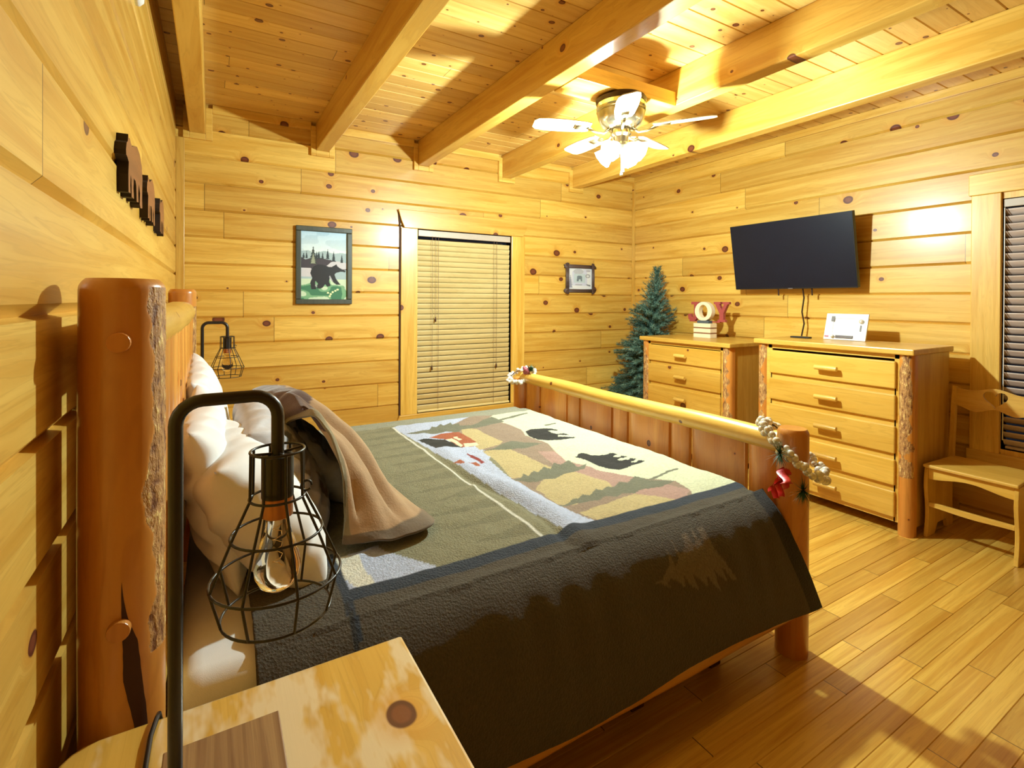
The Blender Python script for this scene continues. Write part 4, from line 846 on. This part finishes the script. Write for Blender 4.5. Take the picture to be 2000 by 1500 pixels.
mb = MB(); fbox(mb, .006, .034, .018, .028, -.004, 0); mb.build('berry_mark', M['pink'], pf)
MB().box(4.10, 4.19, 1.97, 1.985, 1.1605, 1.30).build('easel_leg', M['greyp'], pf)

# JOY sign
jy = thing('joy_sign', 'wooden holiday sign spelling JOY on a striped block, on the shorter dresser', 'sign', (4.10, 3.25, 1.095))
zb = 1.0955
for i, (za, zc, mt) in enumerate(((0, .038, 'cream'), (.038, .050, 'brown'), (.050, .088, 'cream'), (.088, .100, 'brown'), (.100, .138, 'cream'))):
    MB().box(4.05 + .004 * (mt == 'brown'), 4.145, 3.150 + .004 * (mt == 'brown'), 3.345 - .004 * (mt == 'brown'), zb + za, zb + zc).build('block_layer', M[mt], jy, bevel=.002)
MB().box(4.065, 4.13, 3.185, 3.315, zb + .138, zb + .165).build('ribbon', M['slate'], jy, bevel=.004)
n = 40; mb = MB(); cy_, cz_ = 3.250, zb + .165 + .088
vs = []
for r1_, r2_ in ((.098, .092), (.050, .062)):
    for x_ in (4.07, 4.125): vs += [(x_, cy_ + r1_ * math.cos(2 * PI * k / n), cz_ + r2_ * math.sin(2 * PI * k / n)) for k in range(n)]
fs = []
for k in range(n):
    l = (k + 1) % n; fs += [(k, l, n + l, n + k), (2 * n + k, 3 * n + k, 3 * n + l, 2 * n + l), (k, 2 * n + k, 2 * n + l, l), (n + k, n + l, 3 * n + l, 3 * n + k)]
mb.add(vs, fs); mb.build('letter_o', M['cream'], jy, bevel=.003)
LJ = [(.05, 1), (.62, 1), (1, 1), (1, .86), (.88, .86), (.88, .26), (.80, .08), (.62, 0), (.28, 0), (.10, .10), (.05, .34), (.30, .38), (.36, .22), (.50, .17), (.60, .26), (.60, .86), (.40, .86), (.40, 1)]
LJ = [(.35, 1), (1, 1), (1, .86), (.88, .86), (.88, .26), (.80, .08), (.62, 0), (.28, 0), (.10, .10), (.05, .34), (.30, .38), (.36, .22), (.50, .17), (.60, .26), (.60, .86), (.35, .86)]
LY = [(0, 1), (.44, 1), (.44, .88), (.36, .88), (.52, .60), (.68, .88), (.58, .88), (.58, 1), (1, 1), (1, .88), (.90, .88), (.64, .42), (.64, .12), (.76, .12), (.76, 0), (.26, 0), (.26, .12), (.38, .12), (.38, .42), (.10, .88), (0, .88)]
for nm, poly, y_, w__ in (('letter_j', LJ, 3.475, .135), ('letter_y', LY, 3.165, .165)):
    MB().prism([(y_ - a * w__, zb + .155 + b * .19) for a, b in poly], lambda a, b, h: (h, a, b), 4.115, 4.15).build(nm, M['redglit'], jy, bevel=.002)
MB().box(4.117, 4.147, 3.10, 3.45, zb + .148, zb + .158).build('letter_bar', M['redglit'], jy)

# ================================================================== CHRISTMAS TREE
ct = thing('christmas_tree', 'slim artificial Christmas tree in the corner between the dresser and the window wall', 'tree', (4.06, 3.97, 0))
rr = random.Random(11)
def trunk(z): return Vector((4.06 + .10 * (z / 1.8) ** 2, 3.97 - .06 * (z / 1.8), z))
MB().tube([trunk(z) for z in np.linspace(.05, 1.72, 14)], [.022 - .016 * i / 13 for i in range(14)], 8).build('trunk', M['trunk'], ct, smooth=True)
mb = MB()
for k in range(3):
    a = 2 * PI * k / 3 + .5; mb.tube([(4.06, 3.97, .10), (4.06 + .15 * math.cos(a), 3.97 + .15 * math.sin(a), .02), (4.06 + .24 * math.cos(a), 3.97 + .24 * math.sin(a), .012)], .011, 8)
mb.build('stand', M['sprig'], ct)
mb = MB(); z = .34
while z < 1.74:
    f = (z - .34) / 1.44; rad = .40 * (1 - f) ** .85 * (1 + .18 * math.sin(z * 17)) + .035 * min(1, (1.8 - z) * 2.2); nb = max(5, int(17 * (1 - f) + 4))
    for k in range(nb):
        a = rr.uniform(0, 2 * PI); L = rad * rr.uniform(.65, 1.08); c0 = trunk(z + rr.uniform(-.02, .02)); d = Vector((math.cos(a), math.sin(a), 0))
        P = [c0 + d * L * t_ + Vector((0, 0, .10 * t_ - .24 * L * t_ * t_ + .5 * f * t_ * L)) for t_ in (0, .33, .66, 1.)]
        P = [Vector((min(p.x, 4.35), max(min(p.y, 4.47), 3.755 if p.z < 1.13 and p.x > 3.66 else 0), p.z)) for p in P]
        nn = max(7, int(L / .0095))
        for q in range(nn):
            t_ = (q + .5) / nn; i = min(int(t_ * 3), 2); p = P[i].lerp(P[i + 1], t_ * 3 - i); ax_ = (P[i + 1] - P[i]); ax_ = ax_.normalized() if ax_.length > 1e-5 else d
            X, Y, D = basis(ax_)
            for e in range(5):
                th = rr.uniform(0, 2 * PI); nd = (X * math.cos(th) + Y * math.sin(th)) * .8 + D * .65; ln = rr.uniform(.026, .048); sdv = nd.cross(D).normalized() * .0034
                mb.add([p - sdv, p + sdv, p + nd * ln], [(0, 1, 2)], 1 if rr.random() < .25 else 0)
    z += .026
for q in range(120):
    z = rr.uniform(1.66, 1.80); p = trunk(z); th = rr.uniform(0, 2 * PI); r_ = .045 * (1.81 - z) / .15; nd = Vector((math.cos(th) * r_, math.sin(th) * r_, .03)); sdv = Vector((-math.sin(th), math.cos(th), 0)) * .0024; mb.add([p - sdv, p + sdv, p + nd], [(0, 1, 2)])
mb.build('foliage', [M['leaf'], M['leaf2']], ct, fixn=False)

# ================================================================== CHAIR
ch = thing('wooden_chair', 'low pine chair with a heart cut-out back, at the right edge', 'chair', (3.98, 1.18, 0))
cx0, cx1, cy0, cy1 = 3.775, 4.19, .962, 1.370
MB().prism([(cx0, cy0 - .012), (cx0, cy1 + .012), (cx1 - .03, cy1 - .01), (cx1 - .03, cy0 + .01)], lambda a, b, c: (a, b, c), .432, .452).build('seat', M['fur_top'], ch, bevel=.006)
for y_ in (cy0, cy1):
    def sp(z): return .012 * math.sin((z - .05) / .38 * 2 * PI)
    pl = [(cx0 + .02 + sp(z), z) for z in np.linspace(0, .43, 14)] + [(cx1 - .035, .43), (cx1 - .03, .2), (cx1 - .02, 0), (cx1 - .11, 0), (cx1 - .13, .06), (cx0 + .16, .06), (cx0 + .12, 0)]
    MB().prism(pl, lambda a, b, h: (a, y_ + h, b), -.010, .010).build('side_panel', M['fur_zx'], ch, bevel=.003)
    pl = [(cx1 - .045, .43), (cx1 - .008, .43), (cx1 + .03, .80), (cx1 + .036, .895), (cx1 + .012, .90), (cx1 - .004, .80)]
    MB().prism(pl, lambda a, b, h: (a, y_ + h, b), -.013, .013).build('back_stile', M['fur_zx'], ch, bevel=.003)
def wave(y0, y1, zt, zb_, amp, k=2): return [(y0, zt), (y1, zt)] + [(y1 + (y0 - y1) * i / 24, zb_ + amp * math.cos(k * PI * 2 * i / 24 + PI * 0)) for i in range(25)]
MB().prism(wave(cy0 + .01, cy1 - .01, .431, .375, -.014, 1), lambda a, b, h: (h, a, b), cx0 + .022, cx0 + .042).build('apron', M['fur_y'], ch, bevel=.002)
MB().prism(wave(cy0 + .01, cy1 - .01, .215, .185, .004, 1), lambda a, b, h: (h, a, b), cx0 + .03, cx0 + .05).build('stretcher', M['fur_y'], ch, bevel=.002)
# back board with a real heart hole: built from two halves around the hole
hc, hz = (cy0 + cy1) / 2, .845; hp = []
for i in range(33):
    q = PI * i / 32; hp.append((.058 * math.sin(q) ** 3 * 1.0, hz + .0040 * (13 * math.cos(q) - 5 * math.cos(2 * q) - 2 * math.cos(3 * q) - math.cos(4 * q)) * .9))
ztop, zbot = hp[0][1], hp[-1][1]
for s_ in (-1, 1):
    e = cy1 - .012 if s_ > 0 else cy0 + .012; HW = abs(e - hc)
    outer = [(0, .775), ] ; 
    tp_ = [(HW * i / 12, .898 + .010 * math.cos(i / 12 * PI * 1.6) - .012 * (i / 12)) for i in range(13)]; bt = [(HW * (1 - i / 12), .765 + .014 * math.cos((1 - i / 12) * PI * 2)) for i in range(13)]
    poly = tp_ + bt + [(a, b) for a, b in hp[::-1]]
    MB().prism([(hc + s_ * a, b) for a, b in poly], lambda a, b, h: (h + (b - .8) * .1, a, b), cx1 + .0, cx1 + .018).build('back_panel', M['fur_y'], ch, bevel=0)

# ================================================================== GARLANDS ON THE FOOT POSTS
def garland(cx, cy, cz, R, label, seed, tilt, big):
    g = thing('bell_garland', label, 'garland', (cx, cy, cz), group='bell garlands on the bed foot posts'); rr = random.Random(seed)
    X = Vector((1, 0, 0)); Yv = Vector((0, 1, 0)); pts = []
    N = 30
    for k in range(N):
        a = 2 * PI * k / N; p = Vector((cx, cy, cz)) + Vector((R * math.cos(a), R * math.sin(a), 0)); p.z += tilt[0] * math.cos(a) + tilt[1] * math.sin(a); pts.append(p)
    MB().tube(pts, .003, 6, closed=True).build('wire', M['bronze'], g)
    for k in range(N):
        for e in range(4 if big else 2):
            p = pts[k] + Vector((rr.uniform(-.012, .012), rr.uniform(-.012, .012), rr.uniform(-.014, .014))); d = (pts[k] - Vector((cx, cy, cz))); d.z = 0; p += d.normalized() * .012
            MB().sphere(p, rr.uniform(.0125, .0165), 12, 8).build('bell', M['pearl'], g, smooth=True)
    return g, pts
g, pts = garland(2.072, 1.203, .835, .104, 'silver bell garland with red bow around the near foot post', 1, (-.045, .09), True)
mb = MB(); rr = random.Random(8); c0 = Vector((1.915, 1.150, .795))
for i in range(7):
    d = Vector((rr.uniform(-.6, .2), rr.uniform(-.5, .1), rr.uniform(-1.2, -.2))).normalized(); X = Vector((rr.uniform(.3, 1), rr.uniform(-1, -.2), rr.uniform(-.1, .5))).normalized(); L = rr.uniform(.05, .115); rows = []
    for k in range(10):
        t_ = k / 9; p = c0 + d * L * t_ + Vector((0, -.012, 0)) * math.sin(t_ * 7 + i); w_ = .016 * (1 - .3 * t_); rows.append([p - X * w_, p + Vector((0, -.004, .004)), p + X * w_])
    mb.grid(rows)
o = mb.build('red_bow', M['red'], g, smooth=True, fixn=False); 
mb = MB()
for i in range(320):
    c = Vector((1.925, 1.17, .85)) if i % 2 else Vector((1.965, 1.10, .72)); d = Vector((rr.uniform(-1, .3), rr.uniform(-1, .4), rr.uniform(-1, 1))).normalized(); s_ = d.cross(Vector((0, 0, 1))).normalized() * .0016; L = rr.uniform(.035, .075)
    mb.add([c - s_, c + s_, c + d * L], [(0, 1, 2)])
mb.build('pine_sprig', M['sprig'], g, fixn=False)
g2, pts = garland(2.072, 3.335, .862, .088, 'silver bell garland with frosted berries on the far foot post', 5, (.035, .02), False)
mb = MB(); rr = random.Random(9)
for i in range(9): mb.sphere((2.06 + rr.uniform(-.03, .03), 3.24 + rr.uniform(-.03, .02), .912 + rr.uniform(-.02, .03)), rr.uniform(.012, .018), 10, 7)
mb.build('frosted_berries', M['pink'], g2, smooth=True)
mb = MB()
for i in range(110):
    c = Vector((2.06, 3.20, .92)); d = Vector((rr.uniform(-.5, .8), rr.uniform(-1, .6), rr.uniform(-.2, 1.1))).normalized(); s_ = d.cross(Vector((.3, .2, .5))).normalized() * .003; L = rr.uniform(.035, .065)
    mb.add([c - s_, c + s_, c + d * L], [(0, 1, 2)])
mb.build('pine_sprig', M['sprig'], g2, fixn=False)
